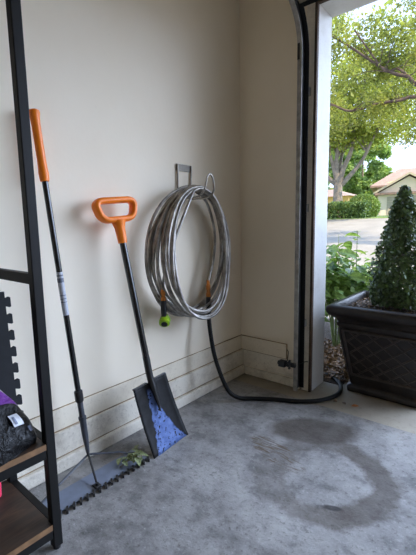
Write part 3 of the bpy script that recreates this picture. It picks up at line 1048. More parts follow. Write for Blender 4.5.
for j in range(nv_ + 1):
    for i in range(nu_ + 1):
        u, v = i / nu_ - 0.5, j / nv_
        w = BW * (1 - 0.10 * v)
        vs.append(bB + e_u * (u * w) + e_v * (v * BL) + e_n * (blade_z(u, v)))
        uvv.append((i / nu_, v))
fs = [(j * (nu_ + 1) + i, j * (nu_ + 1) + i + 1, (j + 1) * (nu_ + 1) + i + 1, (j + 1) * (nu_ + 1) + i) for j in range(nv_) for i in range(nu_)]
o_ = MB().add(vs, fs, [[uvv[k] for k in f] for f in fs]).build('blade', M['blade'], sv, smooth=60)
so = o_.modifiers.new('thick', 'SOLIDIFY')
so.thickness = 0.0035
so.offset = 0
# rolled shoulder at the top of the blade
for s in (-1, 1):
    MB().obox(bT + e_u * (s * 0.062) + e_n * 0.002, e_u * 0.040, e_v * 0.004, e_n * 0.010).build('step', M['black_paint'], sv, bevel=0.003)
s0 = bB + e_v * (BL * 0.55) + e_n * 0.012
s1 = bT + e_v * 0.02 + e_n * 0.020
s2 = s1 + (hC - s1).normalized() * 0.11
MB().tube(bez([s0, bB + e_v * (BL * 0.80) + e_n * 0.016, s1, s2], 8), [0.004 + 0.0135 * min(1, i / 12) for i in range(25)], 14).build('socket', M['black_paint'], sv, smooth=50)
ds = (hC - s2).normalized()
nk = hC - ds * 0.160
MB().tube([s2 - ds * 0.005, nk + ds * 0.02], 0.0165, 16).build('shaft', M['pole_black'], sv, smooth=40)
# D handle: solid neck and rounded ring
hu = (e_u - ds * e_u.dot(ds)).normalized()
neck = MB().tube([nk, nk + ds * 0.03, nk + ds * 0.075, nk + ds * 0.112], [0.0215, 0.0230, 0.0255, 0.036], 16)
def ring_pts(w0, w1, h0, h1, rad, n=8):
    """rounded trapezoid: bottom half width w0 at h0, top half width w1 at h1"""
    cs = [(-w0, h0), (w0, h0), (w1, h1), (-w1, h1)]
    out = []
    for i in range(4):
        p0, p1, p2 = Vector(cs[i - 1]), Vector(cs[i]), Vector(cs[(i + 1) % 4])
        a = p1 + (p0 - p1).normalized() * rad
        b = p1 + (p2 - p1).normalized() * rad
        for k in range(n + 1):
            t = k / n
            out.append((1 - t) ** 2 * a + 2 * t * (1 - t) * p1 + t * t * b)
    return out


rp = ring_pts(0.086, 0.113, 0.118, 0.200, 0.040)
# arch the top bar a little
rp3 = []
for q in rp:
    arch = 0.012 * (1 - min(1, abs(q.x) / 0.125) ** 2) * (1 if q.y > 0.15 else -0.2)
    rp3.append(nk + hu * q.x + ds * (q.y + arch))
rp3 = rp3 + rp3[:1]
hn = hu.cross(ds).normalized()
rings = []
for i, q in enumerate(rp3[:-1]):
    t_ = (rp3[(i + 1) % (len(rp3) - 1)] - rp3[i - 1 if i else len(rp3) - 2]).normalized()
    o2 = t_.cross(hn).normalized()
    rings.append([q + o2 * (0.0155 * sp(math.cos(a), 0.8)) + hn * (0.027 * sp(math.sin(a), 0.8)) for a in [2 * math.pi * k / 14 for k in range(14)]])
rings.append(rings[0])
neck.loft(rings, cap=False)
neck.build('d_handle', M['orange'], sv, smooth=60)

# ------------------------------------------------------------------ hose hanger and hoses on the side wall
hg = thing('hose_hanger', 'bent steel wall hook holding the coiled hose near the corner', 'hanger', (0.01, -0.61, 1.3))
MB().box((0.0, -0.662, 1.450), (0.006, -0.535, 1.490)).build('wall_plate', M['hanger_plate'], hg, bevel=0.002)
hook = MB()
for y0, y1, sg_ in ((-0.657, -0.668, -1), (-0.540, -0.585, 1)):
    hook.tube(bez([(0.010, y0, 1.488), (0.010, y0, 1.44), (0.012, (y0 * 2 + y1) / 3, 1.34), (0.030, y1, 1.290), (0.10, y1, 1.284), (0.185, y1, 1.290), (0.222, y1, 1.32), (0.230, y1 + 0.008 * sg_ * -1, 1.36)], 6), 0.0058, 8)
hook.tube(bez([(0.230, -0.660, 1.36), (0.232, -0.652, 1.392), (0.232, -0.628, 1.410), (0.232, -0.604, 1.392), (0.230, -0.593, 1.36)], 6), 0.0058, 8)
hook.build('hook_rods', M['hanger'], hg, smooth=60)

ch = thing('metal_hose', 'coiled stainless steel garden hose with brass ends hanging on wall hook', 'hose', (0.1, -0.61, 0.55))
loops = [  # x of the loop, half width left, right, bottom z, top z, centre y
    (0.026, 0.300, 0.325, 0.590, 1.330, -0.610),
    (0.044, 0.325, 0.335, 0.565, 1.338, -0.612),
    (0.030, 0.345, 0.305, 0.620, 1.356, -0.606),
    (0.062, 0.330, 0.325, 0.600, 1.326, -0.610),
    (0.052, 0.300, 0.290, 0.640, 1.350, -0.606),
    (0.082, 0.315, 0.310, 0.570, 1.342, -0.606),
    (0.098, 0.290, 0.330, 0.590, 1.352, -0.612),
    (0.112, 0.315, 0.280, 0.650, 1.330, -0.615),
    (0.128, 0.260, 0.300, 0.585, 1.350, -0.612),
    (0.142, 0.300, 0.265, 0.610, 1.334, -0.610),
    (0.158, 0.275, 0.290, 0.570, 1.344, -0.612),
    (0.172, 0.225, 0.250, 0.640, 1.332, -0.620),
    (0.186, 0.285, 0.235, 0.605, 1.346, -0.622),
    (0.200, 0.240, 0.245, 0.580, 1.336, -0.622),
]
pts = []
NL = 64
# start: brass end on the left of the coil
for li, (lx, wl_, wr_, zb_, zt_, yc_) in enumerate(loops):
    nx_ = loops[min(li + 1, len(loops) - 1)]
    for k in range(NL):
        a = 2 * math.pi * k / NL
        t = k / NL
        lerp = lambda i: (loops[li][i] * (1 - t) + nx_[i] * t)
        s_ = math.sin(a)
        c_ = math.cos(a)
        wx = lerp(1) + 0.022 if s_ < 0 else lerp(2) - 0.022
        zc = (lerp(3) * 0.53 + lerp(4) * 0.47)
        rz = (zc - lerp(3)) if c_ < 0 else (lerp(4) - zc)
        rise = 1.0
        wt = ((1 + c_) / 2) ** 1.3
        xx = lerp(0) * (1 - wt) + (0.125 + 0.42 * (lerp(0) - 0.11)) * wt
        pts.append(Vector((xx + 0.006 * math.sin(3 * a + li), lerp(5) + wx * sp(s_, 1.0), zc + rz * sp(c_, 0.97))))
first = [Vector((0.100, -0.503, 0.700)), Vector((0.100, -0.497, 0.78)), Vector((0.095, -0.440, 0.92)), Vector((0.075, -0.40, 1.08)), Vector((0.070, -0.45, 1.24)), Vector((0.085, -0.54, 1.318))]
last = [Vector((0.165, -0.69, 1.320)), Vector((0.190, -0.78, 1.22)), Vector((0.150, -0.855, 1.02)), Vector((0.110, -0.885, 0.86)), Vector((0.100, -0.890, 0.775))]
full = bez(first, 8)[:-1] + pts + bez(last, 8)
MB().tube(full, 0.0085, 10).build('hose_coil', M['hose'], ch, smooth=60)
e1 = last[-1]
MB().lathe(e1 + Vector((0, 0, 0.012)), [(0, 0.0095), (-0.010, 0.014), (-0.03, 0.014), (-0.034, 0.0115), (-0.05, 0.0115), (-0.052, 0.0145), (-0.068, 0.0145)], (0, 0, 1), 14).build('brass_coupling', M['brass'], ch, smooth=35)
e2 = first[0]
MB().lathe(e2 + Vector((0, 0, 0.085)), [(0, 0.0092), (-0.03, 0.0105), (-0.034, 0.014), (-0.06, 0.014), (-0.064, 0.0115), (-0.082, 0.0115), (-0.084, 0.0148), (-0.105, 0.0148)], (0, 0, 1), 14).build('brass_coupling', M['brass'], ch, smooth=35)
nz_ = MB().lathe(e1 + Vector((0, 0, -0.052)), [(0, 0.0135), (-0.012, 0.0165), (-0.06, 0.0165), (-0.10, 0.014), (-0.112, 0.012)], (0, 0, 1), 14)
nz_.build('nozzle_connector', M['black_plastic'], ch, smooth=40)
nc = e1 + Vector((0.0, 0.002, -0.165))
nd = Vector((0.55, -0.55, -0.45)).normalized()
nzz = MB().lathe(nc - nd * 0.020, [(0, 0.010), (0.004, 0.022), (0.030, 0.026), (0.034, 0.030), (0.050, 0.030), (0.056, 0.022)], nd, 18)
nzz.tube(bez([nc + Vector((0.004, 0.012, 0.025)), nc + Vector((0.01, 0.022, 0.005)), nc + Vector((0.01, 0.028, -0.012))], 4), 0.008, 8)
tag(nzz.build('spray_nozzle', M['lime'], ch, smooth=40), 'lime green spray nozzle')
MB().lathe(nc + nd * 0.0365, [(0, 0.017), (0.002, 0.018), (0.003, 0.010)], nd, 16).build('nozzle_face', M['black_plastic'], ch, smooth=40)

rh = bez([(0.100, -0.503, 0.612), (0.112, -0.512, 0.50), (0.150, -0.52, 0.33), (0.195, -0.505, 0.18), (0.235, -0.475, 0.075), (0.275, -0.425, 0.026), (0.335, -0.360, 0.014),
          (0.46, -0.278, 0.0135), (0.585, -0.215, 0.0135), (0.685, -0.120, 0.0135), (0.735, 0.02, 0.009), (0.725, 0.135, 0.009), (0.675, 0.225, 0.012), (0.60, 0.285, 0.014), (0.48, 0.32, 0.015), (0.30, 0.34, 0.015)], 10)
rb = MB().tube(rh, 0.0135, 12)
ro = thing('rubber_hose', 'black rubber hose dropping from the coil and curving across the floor outside', 'hose', (0.45, -0.28, 0))
rb.build('hose', M['rubber'], ro, smooth=60)
MB().lathe((0.100, -0.503, 0.680), [(0, 0.0125), (-0.006, 0.0155), (-0.05, 0.0155), (-0.06, 0.0140), (-0.075, 0.0138)], (0, 0, 1), 14).build('hose_end_sleeve', M['black_plastic'], ro, smooth=40)

# ------------------------------------------------------------------ planter with clipped shrub outside the door
PC = Vector((0.985, 0.402, -0.006))
pl = thing('square_planter', 'large dark bronze planter with lattice panels and rolled rim by the door', 'planter', PC)


def sq_ring(h, z, r=0.012, n=4):
    out = []
    for cx, cy, a0 in ((1, 1, 0), (-1, 1, 90), (-1, -1, 180), (1, -1, 270)):
        for k in range(n + 1):
            a = math.radians(a0 + 90 * k / n)
            out.append(PC + Vector((cx * (h - r) + r * math.cos(a), cy * (h - r) + r * math.sin(a), z)))
    return out


pp = [(0.220, 0.0), (0.236, 0.004), (0.239, 0.03), (0.234, 0.045), (0.220, 0.055), (0.226, 0.085), (0.228, 0.09)]
pp += [(0.228 + 0.060 * (z - 0.09) / 0.36, z) for z in (0.2, 0.3, 0.40, 0.45)]
pp += [(0.296, 0.462), (0.298, 0.482), (0.292, 0.490), (0.306, 0.512), (0.324, 0.528), (0.338, 0.538), (0.349, 0.552), (0.353, 0.570), (0.349, 0.588), (0.338, 0.600), (0.322, 0.606), (0.308, 0.602), (0.300, 0.588), (0.296, 0.54)]
MB().loft([sq_ring(h, z, 0.02) for h, z in pp], cap=False).loft([sq_ring(0.21, 0.002), sq_ring(0.22, 0.004)]).build('pot', M['planter'], pl, smooth=40)
for sx, sy in ((0, -1), (-1, 0), (1, 0), (0, 1)):
    n2 = Vector((sx, sy, 0))
    a2 = Vector((-sy, sx, 0))
    if sy == -1:
        a2 = Vector((1, 0, 0))
    zb_, zt_ = 0.125, 0.435
    hw = lambda z: 0.228 + 0.060 * (z - 0.09) / 0.36
    pf = lambda u, z, o: PC + a2 * u * (hw(z) - 0.030) + n2 * (hw(z) + o) + Vector((0, 0, z))
    fr = MB()
    for (u0, z0, u1, z1) in ((-1, zb_, 1, zb_), (-1, zt_, 1, zt_), (-1, zb_, -1, zt_), (1, zb_, 1, zt_)):
        fr.tube([pf(u0, z0, 0.001), pf(u1, z1, 0.001)], 0.010, 8)
    fr.build('panel_frame', M['planter_trim'], pl, smooth=50)
    lt = MB()
    nl = 6
    for k in range(-nl, nl + 1):
        for sgn in (1, -1):
            # diagonal clipped to the panel: u runs -1..1 as t runs 0..1
            c0 = k / 2.2
            segs = []
            for t in np.linspace(0, 1, 25):
                u = c0 + sgn * (t - 0.5) * 1.7
                if -0.97 <= u <= 0.97:
                    segs.append((u, t))
            if len(segs) >= 3:
                (ua, ta), (ub, tb) = segs[0], segs[-1]
                lt.tube([pf(ua, zb_ + (zt_ - zb_) * ta, 0.000), pf(ub, zb_ + (zt_ - zb_) * tb, 0.000)], 0.0062, 6)
    lt.build('lattice', M['planter_trim'], pl, smooth=50)
MB().loft([sq_ring(0.294, 0.50), sq_ring(0.294, 0.555)]).build('soil', M['soil'], pl)
lp = np.column_stack([PC.x + rng.uniform(-.28, .28, 520), PC.y + rng.uniform(-.28, .28, 520), np.full(520, 0.552) + rng.uniform(0.0, 0.012, 520)])
lo_ = leaf_object('mulch', lp, 0.03, M['litter'], pl, up=2.5)
lo_['kind'] = 'stuff'

cb = thing('conical_shrub', 'dense dark green cone shaped clipped shrub growing in the planter', 'shrub', (0.995, 0.402, 0.55))
CS = Vector((0.995, 0.402, 0))


def cone_r(h):
    return 0.205 * (1 - h) ** 0.70 * (0.80 + 0.20 * math.sin(min(1, h * 4) * math.pi / 2))


n_c = 7500
hh = rng.uniform(0, 1, n_c) ** 1.35
ang = rng.uniform(0, 2 * math.pi, n_c)
rad = np.array([cone_r(h) for h in hh]) * (1 - 0.42 * rng.uniform(0, 1, n_c) ** 2.2) * (1 + 0.10 * np.sin(5 * ang + 9 * hh)) + rng.normal(0, 0.008, n_c)
cp = np.column_stack([CS.x + rad * np.cos(ang), CS.y + rad * np.sin(ang), 0.59 + hh * 0.76])
cn = np.column_stack([np.cos(ang), np.sin(ang), np.full(n_c, 0.5)])
leaf_object('foliage', cp, 0.030, M['box_leaf'], cb, aspect=0.6, nrm=cn, jitter=0.6)
tk = MB().tube([(0.995, 0.402, 0.55), (0.995, 0.402, 0.9), (0.995, 0.402, 1.27)], [0.02, 0.014, 0.004], 8)
for k in range(26):
    z = 0.62 + 0.024 * k
    a = k * 2.4
    r = cone_r((z - 0.575) / 0.745) * 0.8
    tk.tube([(CS.x, CS.y, z - 0.03), (CS.x + r * math.cos(a), CS.y + r * math.sin(a), z + 0.03)], [0.005, 0.002], 5)
tk.build('stems', M['bark'], cb, smooth=60)

# ------------------------------------------------------------------ garden plants behind the planter
def broad_plant(name, label, cat, c, h, r, n, size, m, group=None, stems=9, lean=0.0):
    t = thing(name, label, cat, c, group)
    c = Vector(c)
    mb = MB()
    pos, nr = [], []
    for k in range(stems):
        a = 2 * math.pi * k / stems + random.uniform(-.3, .3)
        rr = r * random.uniform(0.35, 1.0)
        hz = h * random.uniform(0.7, 1.0)
        tip = c + Vector((rr * math.cos(a), rr * math.sin(a), hz))
        mid = c + Vector((rr * 0.35 * math.cos(a), rr * 0.35 * math.sin(a), hz * 0.55))
        pth = bez([c + Vector((0.02 * math.cos(a), 0.02 * math.sin(a), 0)), mid, tip], 5)
        mb.tube(pth, [0.006 - 0.004 * i / (len(pth) - 1) for i in range(len(pth))], 6)
        for q in range(n // stems):
            f = random.uniform(0.4, 1.0)
            p = pth[min(len(pth) - 1, int(f * (len(pth) - 1)))]
            o = Vector((random.gauss(0, 1), random.gauss(0, 1), random.gauss(0, .6))) * r * 0.22
            pos.append(p + o)
            nr.append((math.cos(a) * .35, math.sin(a) * .35 - 0.15, 1.0))
    mb.build('stems', M['stem'], t, smooth=60)
    ms = MB()
    for p, nn_ in zip(pos, nr):
        L = size * random.uniform(0.6, 1.25)
        d = Vector((random.gauss(0, 1), random.gauss(0, 1), random.uniform(-.4, .2)))
        nv2 = Vector(nn_) + Vector((random.gauss(0, .35), random.gauss(0, .35), 0))
        v_, f_ = leaf_blade(p, d, nv2, L, L * 0.62, 0.22)
        v_ = [Vector((q.x, q.y, max(q.z, 0.02))) for q in v_]
        ms.add(v_, f_)
    ms.build('foliage', m, t, smooth=80)
    return t


broad_plant('leafy_plant', 'bushy broad leaved green plant growing in the bed between jamb and planter', 'plant', (0.36, 0.98, 0.0), 1.04, 0.38, 500, 0.115, M['broad_leaf'], None, 14)
broad_plant('leafy_plant', 'broad leaved green plant growing behind the conical shrub on its right', 'plant', (1.05, 1.42, 0.0), 0.90, 0.30, 320, 0.095, M['broad_leaf'], None, 8)
broad_plant('leafy_plant', 'lower broad leaved plant close behind the left corner of the planter', 'plant', (0.34, 1.66, 0.0), 0.78, 0.40, 380, 0.10, M['broad_leaf'], None, 9)
ts = thing('tall_sprout', 'single tall thin sprout with paired leaves rising above the garden plants', 'plant', (0.52, 0.95, 0))
pth = bez([(0.52, 0.95, 0), (0.53, 0.94, 0.5), (0.545, 0.90, 1.06)], 10)
MB().tube(pth, [0.006 - 0.004 * i / (len(pth) - 1) for i in range(len(pth))], 6).build('stem', M['stem'], ts, smooth=60)
ms = MB()
for k, z in enumerate((0.66, 0.74, 0.82, 0.89, 0.95, 1.0, 1.04, 1.055)):
    for s in (0, math.pi):
        a = k * 1.3 + s
        v_, f_ = leaf_blade((0.54, 0.905, z), (math.cos(a), math.sin(a), 0.25), (0, 0, 1), 0.055 - 0.003 * k, 0.026, 0.2)
        ms.add(v_, f_)
ms.build('leaves', M['broad_leaf'], ts, smooth=80)

# leaf litter on the bed and the threshold
n_l = 1500
lp = np.column_stack([rng.uniform(0.1, 0.74, n_l), rng.uniform(0.26, 1.1, n_l), rng.uniform(0.004, 0.03, n_l)])
lo_ = leaf_object('leaf_litter', lp, 0.045, M['litter'], None, up=1.3, aspect=0.6)
tag(lo_, 'brown dry leaf litter on the bed between the jamb and planter', 'leaf litter', None, 'stuff')
M['dry_orange'] = leaf_mat('orange_dry_leaf', rgb(140, 78, 40), rgb(190, 122, 66), 0.1, 40)
for i, (x, y, a, lab) in enumerate(((0.862, -0.055, 0.6, 'curled orange brown dry leaf on the threshold, largest of the three'),
                                    (0.826, -0.060, 2.4, 'greenish dry leaf lying left of the orange leaf on threshold'),
                                    (0.770, -0.045, 4.0, 'tiny dark dry leaf on the threshold nearest the black hose'))):
    v_, f_ = leaf_blade((x, y, 0.004), (math.cos(a), math.sin(a), .12), (.2, -.3, 1), 0.045 - 0.008 * i, 0.022, 0.12)
    v_ = [Vector((q.x, q.y, max(q.z, -0.004))) for q in v_]
    tag(MB().add(v_, f_).build('dry_leaf', M['dry_orange' if i == 0 else 'litter'], smooth=80), lab, 'leaf')

# ------------------------------------------------------------------ across the street
def leaf_cloud(centres, radii, n, flat=0.75):
    centres = np.asarray(centres, float)
    radii = np.asarray(radii, float)
    w = radii ** 2
    idx = rng.choice(len(centres), n, p=w / w.sum())
    d = rng.normal(size=(n, 3))
    d /= np.linalg.norm(d, axis=1)[:, None]
    r = rng.uniform(0, 1, n) ** 0.45
    off = d * (r * radii[idx])[:, None]
    off[:, 2] *= flat
    return centres[idx] + off


def limb(mb, pts, r0, r1, n=8, seg=8):
    p = bez(pts, n)
    mb.tube(p, [r0 + (r1 - r0) * i / (len(p) - 1) for i in range(len(p))], seg)
    return p


# big oak whose trunk stands behind the hedge
ok = thing('oak_tree', 'large spreading oak with forked grey trunk standing behind the hedge', 'tree', (-5.95, 17.3, 1.42))
tb = MB()
limb(tb, [(-5.95, 17.3, 1.40), (-5.95, 17.3, 2.2), (-5.97, 17.3, 3.25)], 0.30, 0.22)
tips = []
for pts_, r0 in (
        ([(-5.97, 17.3, 3.1), (-6.15, 17.2, 3.9), (-6.4, 17.1, 4.9), (-6.9, 16.9, 7.0)], 0.15),
        ([(-5.97, 17.3, 3.1), (-6.05, 17.25, 4.2), (-5.95, 17.3, 5.6), (-5.6, 17.2, 8.0)], 0.15),
        ([(-5.97, 17.3, 3.0), (-5.75, 17.4, 3.9), (-5.38, 17.5, 4.9), (-5.1, 17.5, 6.6), (-4.6, 17.3, 8.8)], 0.17),
        ([(-5.97, 17.3, 2.95), (-5.5, 17.5, 3.5), (-4.9, 17.7, 4.3), (-4.4, 17.8, 5.4), (-3.6, 17.9, 6.9)], 0.14),
        ([(-5.97, 17.3, 3.1), (-6.5, 17.0, 3.6), (-7.6, 16.7, 4.7), (-9.0, 16.3, 6.6)], 0.14),
        ([(-5.97, 17.3, 3.1), (-6.1, 17.9, 4.2), (-6.3, 19.0, 6.0), (-6.6, 20.2, 8.0)], 0.13)):
    p = limb(tb, pts_, r0, 0.035)
    tips += [p[-1], p[-6], p[-11]]
    for q in (p[-4], p[-9], p[-14]):
        for s in range(3):
            e = q + Vector((random.uniform(-1.4, 1.4), random.uniform(-1.4, 1.2), random.uniform(0.3, 1.7)))
            limb(tb, [q, (q + e) / 2 + Vector((0, 0, 0.15)), e], 0.045, 0.012, 5, 6)
            tips.append(e)
tb.build('trunk', M['bark'], ok, smooth=60)
cc = [(p.x, p.y, p.z) for p in tips if p.z > 5.2]
cr = [random.uniform(0.6, 1.1) for _ in cc]
for k in range(120):
    a, b_ = random.uniform(0, 2 * math.pi), random.uniform(0, 1) ** 0.5
    x, y = -5.4 + 6.0 * b_ * math.cos(a), 17.4 + 4.5 * b_ * math.sin(a)
    zt = 6.0 + 6.3 * math.sqrt(max(0, 1 - b_ * b_ * 0.9))
    z = random.uniform(5.6, zt)
    cc.append((x, y, z))
    cr.append(random.uniform(0.55, 1.05))
leaf_object('foliage', leaf_cloud(cc, cr, 23000), 0.20, M['oak_leaf'], ok, aspect=0.6)

# nearer tree to the right of the view, its boughs hang across the opening
nt = thing('shade_tree', 'nearer leafy tree whose thin dark boughs reach across the top of the view', 'tree', (1.9, 8.6, gz(8.6)))
tb = MB()
limb(tb, [(1.9, 8.6, 0.45), (1.85, 8.6, 1.8), (1.6, 8.5, 3.0)], 0.24, 0.17)
tips = []
for pts_, r0 in (
        ([(1.6, 8.5, 3.0), (0.6, 7.9, 3.7), (-0.40, 7.5, 4.12), (-0.64, 7.45, 4.35), (-0.88, 7.40, 4.46), (-1.16, 7.32, 4.64), (-1.35, 7.26, 4.80), (-1.79, 7.12, 5.18), (-2.25, 6.94, 5.53), (-2.9, 6.7, 5.8)], 0.055),
        ([(-0.55, 7.46, 4.28), (-0.843, 7.41, 4.56), (-1.077, 7.34, 4.55), (-1.3, 7.2, 4.85), (-1.7, 7.0, 5.5)], 0.03),
        ([(1.3, 8.3, 3.2), (0.3, 7.9, 3.7), (-0.465, 7.49, 3.9), (-0.775, 7.42, 3.88), (-1.21, 7.30, 3.87), (-1.79, 7.12, 3.79), (-2.22, 6.95, 4.0), (-2.7, 6.8, 4.1)], 0.05),
        ([(1.6, 8.5, 3.0), (1.4, 8.2, 4.4), (0.4, 7.8, 6.0), (-0.8, 7.3, 7.0)], 0.09),
        ([(1.6, 8.5, 3.0), (2.2, 8.8, 4.4), (3.0, 9.2, 5.8)], 0.09)):
    p = limb(tb, pts_, r0, 0.018)
    tips += p[len(p) // 3::4]
    for q in p[len(p) // 3::5]:
        e = q + Vector((random.uniform(-.8, .6), random.uniform(-.6, .6), random.uniform(-0.2, .7)))
        limb(tb, [q, (q + e) / 2 + Vector((0, 0, 0.08)), e], 0.014, 0.004, 5, 5)
        tips.append(e)
tb.build('trunk', M['dark_bark'], nt, smooth=60)
cc, cr = [], []
for p in tips:
    for s in range(2):
        cc.append((p.x + random.gauss(0, .25), p.y + 0.15 + abs(random.gauss(0, .35)), p.z + random.gauss(0.05, .22)))
        cr.append(random.uniform(0.14, 0.42))
for k in range(60):
    cc.append((random.uniform(-2.6, 3.4), random.uniform(6.6, 9.6), random.uniform(4.6, 7.2)))
    cr.append(random.uniform(0.25, 0.55))
for k in range(26):
    cc.append((random.uniform(-2.7, -0.2), random.uniform(6.8, 7.8), random.uniform(3.3, 4.6)))
    cr.append(random.uniform(0.15, 0.32))
for k in range(14):
    cc.append((random.uniform(-1.0, 0.1), random.uniform(7.3, 7.8), random.uniform(2.95, 3.6)))
    cr.append(random.uniform(0.14, 0.28))
leaf_object('foliage', leaf_cloud(cc, cr, 16500), 0.085, M['near_leaf'], nt, aspect=0.5)


def simple_tree(label, base, h, r, n, m, size, z0=0.3):
    t = thing('background_tree', label, 'tree', base)
    b_ = Vector(base)
    mb = MB()
    limb(mb, [b_, b_ + Vector((0.1, 0, h * 0.35)), b_ + Vector((0, 0.1, h * 0.8))], 0.2, 0.05)
    cc, cr = [], []
    for k in range(46):
        a, q, z = random.uniform(0, 6.28), random.uniform(0, 1) ** .5, random.uniform(z0, 1)
        w = math.sin(math.pi * min(1, 0.15 + 0.85 * (z - z0) / (1 - z0) * 0.98)) ** .5
        e = b_ + Vector((r * q * w * math.cos(a), r * q * w * math.sin(a), h * z))
        cc.append(tuple(e))
        cr.append(r * random.uniform(0.2, 0.36))
        if k % 4 == 0:
            limb(mb, [b_ + Vector((0, 0, h * 0.3)), (b_ + e) / 2 + Vector((0, 0, h * .1)), e], 0.06, 0.015, 4, 5)
    mb.build('trunk', M['bark'], t, smooth=60)
    leaf_object('foliage', leaf_cloud(cc, cr, n), size, m, t, aspect=0.65)
    return t


simple_tree('mid green leafy tree behind the tan house, between oak and beige house', (-12.8, 42.0, 2.1), 9.0, 3.2, 16000, M['far_leaf'], 0.42, 0.1)
simple_tree('tall green tree far behind the oak at the left', (-24.5, 46.0, 2.2), 11.0, 3.6, 14000, M['far_leaf'], 0.45, 0.1)
simple_tree('green tree top showing behind the ridge of the house', (-4.5, 44.0, 2.2), 6.4, 3.4, 8000, M['far_leaf'], 0.32, 0.2)

simple_tree('pale green tree far beyond the tan house, behind the oak limbs', (-20.0, 57.0, 2.4), 13.0, 4.2, 16000, M['far_leaf'], 0.45, 0.1)

# hedge, round bush
hd = thing('clipped_hedge', 'long low clipped green hedge along the far side of street', 'hedge', (-6.2, 16.4, 1.39))
n_h = 9000
hx = rng.uniform(-9.5, -4.15, n_h)
lo = 0.80 + 0.04 * np.sin(hx * 3.1)
hz = rng.uniform(0, 1, n_h) ** 0.7 * lo
hy = rng.uniform(-0.42, 0.42, n_h)
yy = 16.5 + 0.25 * (hx + 5.2) * 0.35 + hy
leaf_object('foliage', np.column_stack([hx, yy, 1.36 + hz + 0.03 * rng.normal(size=n_h)]), 0.115, M['hedge_leaf'], hd, aspect=0.65)
mb = MB()
for k in range(18):
    x = -9.3 + 0.29 * k
    y = 16.5 + 0.0875 * (x + 5.2)
    mb.tube([(x, y, 1.36), (x + 0.05, y, 1.75), (x, y + .05, 2.05)], [0.03, 0.02, 0.008], 6)
mb.build('stems', M['bark'], hd, smooth=60)
rbsh = thing('round_bush', 'pale green rounded bush behind the hedge beside the house', 'bush', (-4.95, 18.2, 1.43))
n_b = 5000
d = rng.normal(size=(n_b, 3))
d /= np.linalg.norm(d, axis=1)[:, None]
rr = rng.uniform(0.82, 1.0, n_b)
bp = np.column_stack([-4.95 + 0.85 * d[:, 0] * rr, 18.2 + 0.8 * d[:, 1] * rr, 1.95 + 0.72 * d[:, 2] * rr])
bp = bp[bp[:, 2] > 1.45]
leaf_object('foliage', bp, 0.10, M['topiary_leaf'], rbsh, aspect=0.65, nrm=None)
MB().tube([(-4.95, 18.2, 1.40), (-4.95, 18.2, 2.1)], [0.07, 0.03], 8).build('stem', M['bark'], rbsh, smooth=60)

# house across the street
hs = thing('beige_house', 'beige house with brown shingle gable roofs across the street', 'house', (-2.6, 26.5, 1.65))
fdir = Vector((0.97, 0.24, 0)).normalized()      # along its front, as the street bends
bdir = Vector((-0.24, 0.97, 0)).normalized()
H0 = Vector((-6.0, 23.7, 0))


def HP(u, w, z):
    return H0 + fdir * u + bdir * w + Vector((0, 0, z))


def hbox(mb, u0, u1, w0, w1, z0, z1):
    c = HP((u0 + u1) / 2, (w0 + w1) / 2, (z0 + z1) / 2)
    mb.obox(c, fdir * (u1 - u0) / 2, bdir * (w1 - w0) / 2, (0, 0, (z1 - z0) / 2))


w_ = MB()
hbox(w_, 0.15, 9.0, 0.6, 5.6, 1.55, 3.62)
w_.prism([(0.15, 3.62), (5.0, 3.62), (2.575, 4.2)], HP(0, 0.6, 0), fdir, (0, 0, 1), bdir, 0.15)
w_.build('main_wall', M['house_yellow'], hs)
w_ = MB()
hbox(w_, 0.25, 3.6, -0.6, 0.6, 1.55, 3.02)
w_.prism([(0.25, 3.02), (3.6, 3.02), (1.92, 3.95)], HP(0, -0.6, 0), fdir, (0, 0, 1), bdir, 0.15)
w_.build('garage_wall', M['house_wall'], hs)
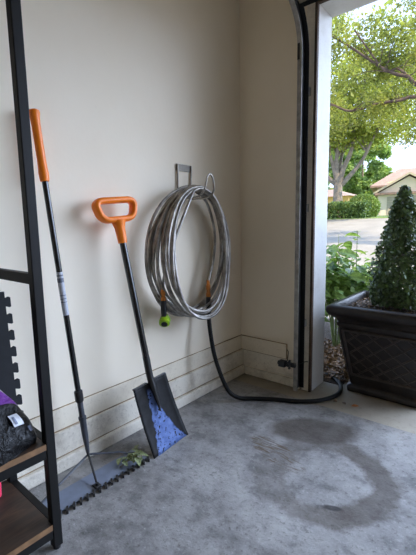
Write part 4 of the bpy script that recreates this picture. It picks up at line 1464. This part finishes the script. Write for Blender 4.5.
# main roof: hip-like slope seen from the front
r_ = MB()
ev, rd = 3.55, 4.78
r_.add([HP(-0.3, 0.2, ev), HP(9.6, 0.2, ev), HP(7.5, 3.1, rd + .05), HP(1.35, 2.4, rd), HP(-0.3, 5.9, ev), HP(9.6, 5.9, ev), HP(1.35, 3.8, rd), HP(-0.3, 0.2, ev - .12), HP(9.6, 0.2, ev - .12), HP(9.6, 5.9, ev - .12), HP(-0.3, 5.9, ev - .12)],
       [(0, 1, 2, 3), (0, 3, 6, 4), (4, 6, 2, 5), (1, 5, 2), (3, 2, 6), (7, 10, 9, 8), (0, 7, 8, 1), (1, 8, 9, 5), (5, 9, 10, 4), (4, 10, 7, 0)])
r_.build('roof', M['roof'], hs)
g_ = MB()
for (ua, za, ub, zb_) in ((-0.05, 2.92, 1.925, 4.05), (3.9, 2.92, 1.925, 4.05)):
    a0, a1 = HP(ua, -0.9, za), HP(ub, -0.9, zb_)
    a2, a3 = HP(ub, 2.4, zb_), HP(ua, 2.4, za)
    up = Vector((0, 0, 0.10))
    g_.add([a0, a1, a2, a3, a0 + up, a1 + up, a2 + up, a3 + up], [(0, 1, 2, 3), (4, 7, 6, 5), (0, 4, 5, 1), (1, 5, 6, 2), (2, 6, 7, 3), (3, 7, 4, 0)])
g_.build('gable_roof', M['roof'], hs)
t_ = MB()
for (ua, za, ub, zb_) in ((-0.05, 2.92, 1.925, 4.05), (3.9, 2.92, 1.925, 4.05)):
    a0, a1 = HP(ua, -0.93, za - 0.02), HP(ub, -0.93, zb_ - 0.02)
    dn = Vector((0, 0, 0.13))
    bk = bdir * 0.05
    t_.add([a0, a1, a1 + dn, a0 + dn, a0 + bk, a1 + bk, a1 + dn + bk, a0 + dn + bk], [(0, 1, 2, 3), (4, 7, 6, 5), (0, 4, 5, 1), (1, 5, 6, 2), (2, 6, 7, 3), (3, 7, 4, 0)])
t_.build('fascia', M['house_trim'], hs)
e_ = MB()
hbox(e_, 0.05, 3.8, -0.95, -0.55, 2.86, 3.0)
e_.build('eave_band', M['roof'], hs)
gd = MB()
for k in range(4):
    hbox(gd, 0.75, 3.2, -0.63, -0.60, 1.56 + 0.30 * k, 1.845 + 0.30 * k)
gd.build('house_garage_door', M['house_trim'], hs)

th = thing('tan_house', 'low tan house wall with small roof glimpsed left behind the oak trunk', 'house', (-14.5, 34.5, 1.86))
MB().box((-18.0, 32.5, 1.75), (-10.9, 36.5, 3.70)).build('wall', M['house_tan'], th)
MB().add([(-18.4, 32.1, 3.65), (-10.5, 32.1, 3.65), (-10.5, 36.9, 3.65), (-18.4, 36.9, 3.65), (-16, 34.5, 4.5), (-12.9, 34.5, 4.5)], [(0, 1, 5, 4), (1, 2, 5), (2, 3, 4, 5), (3, 0, 4), (0, 3, 2, 1)]).build('roof', M['roof'], th)
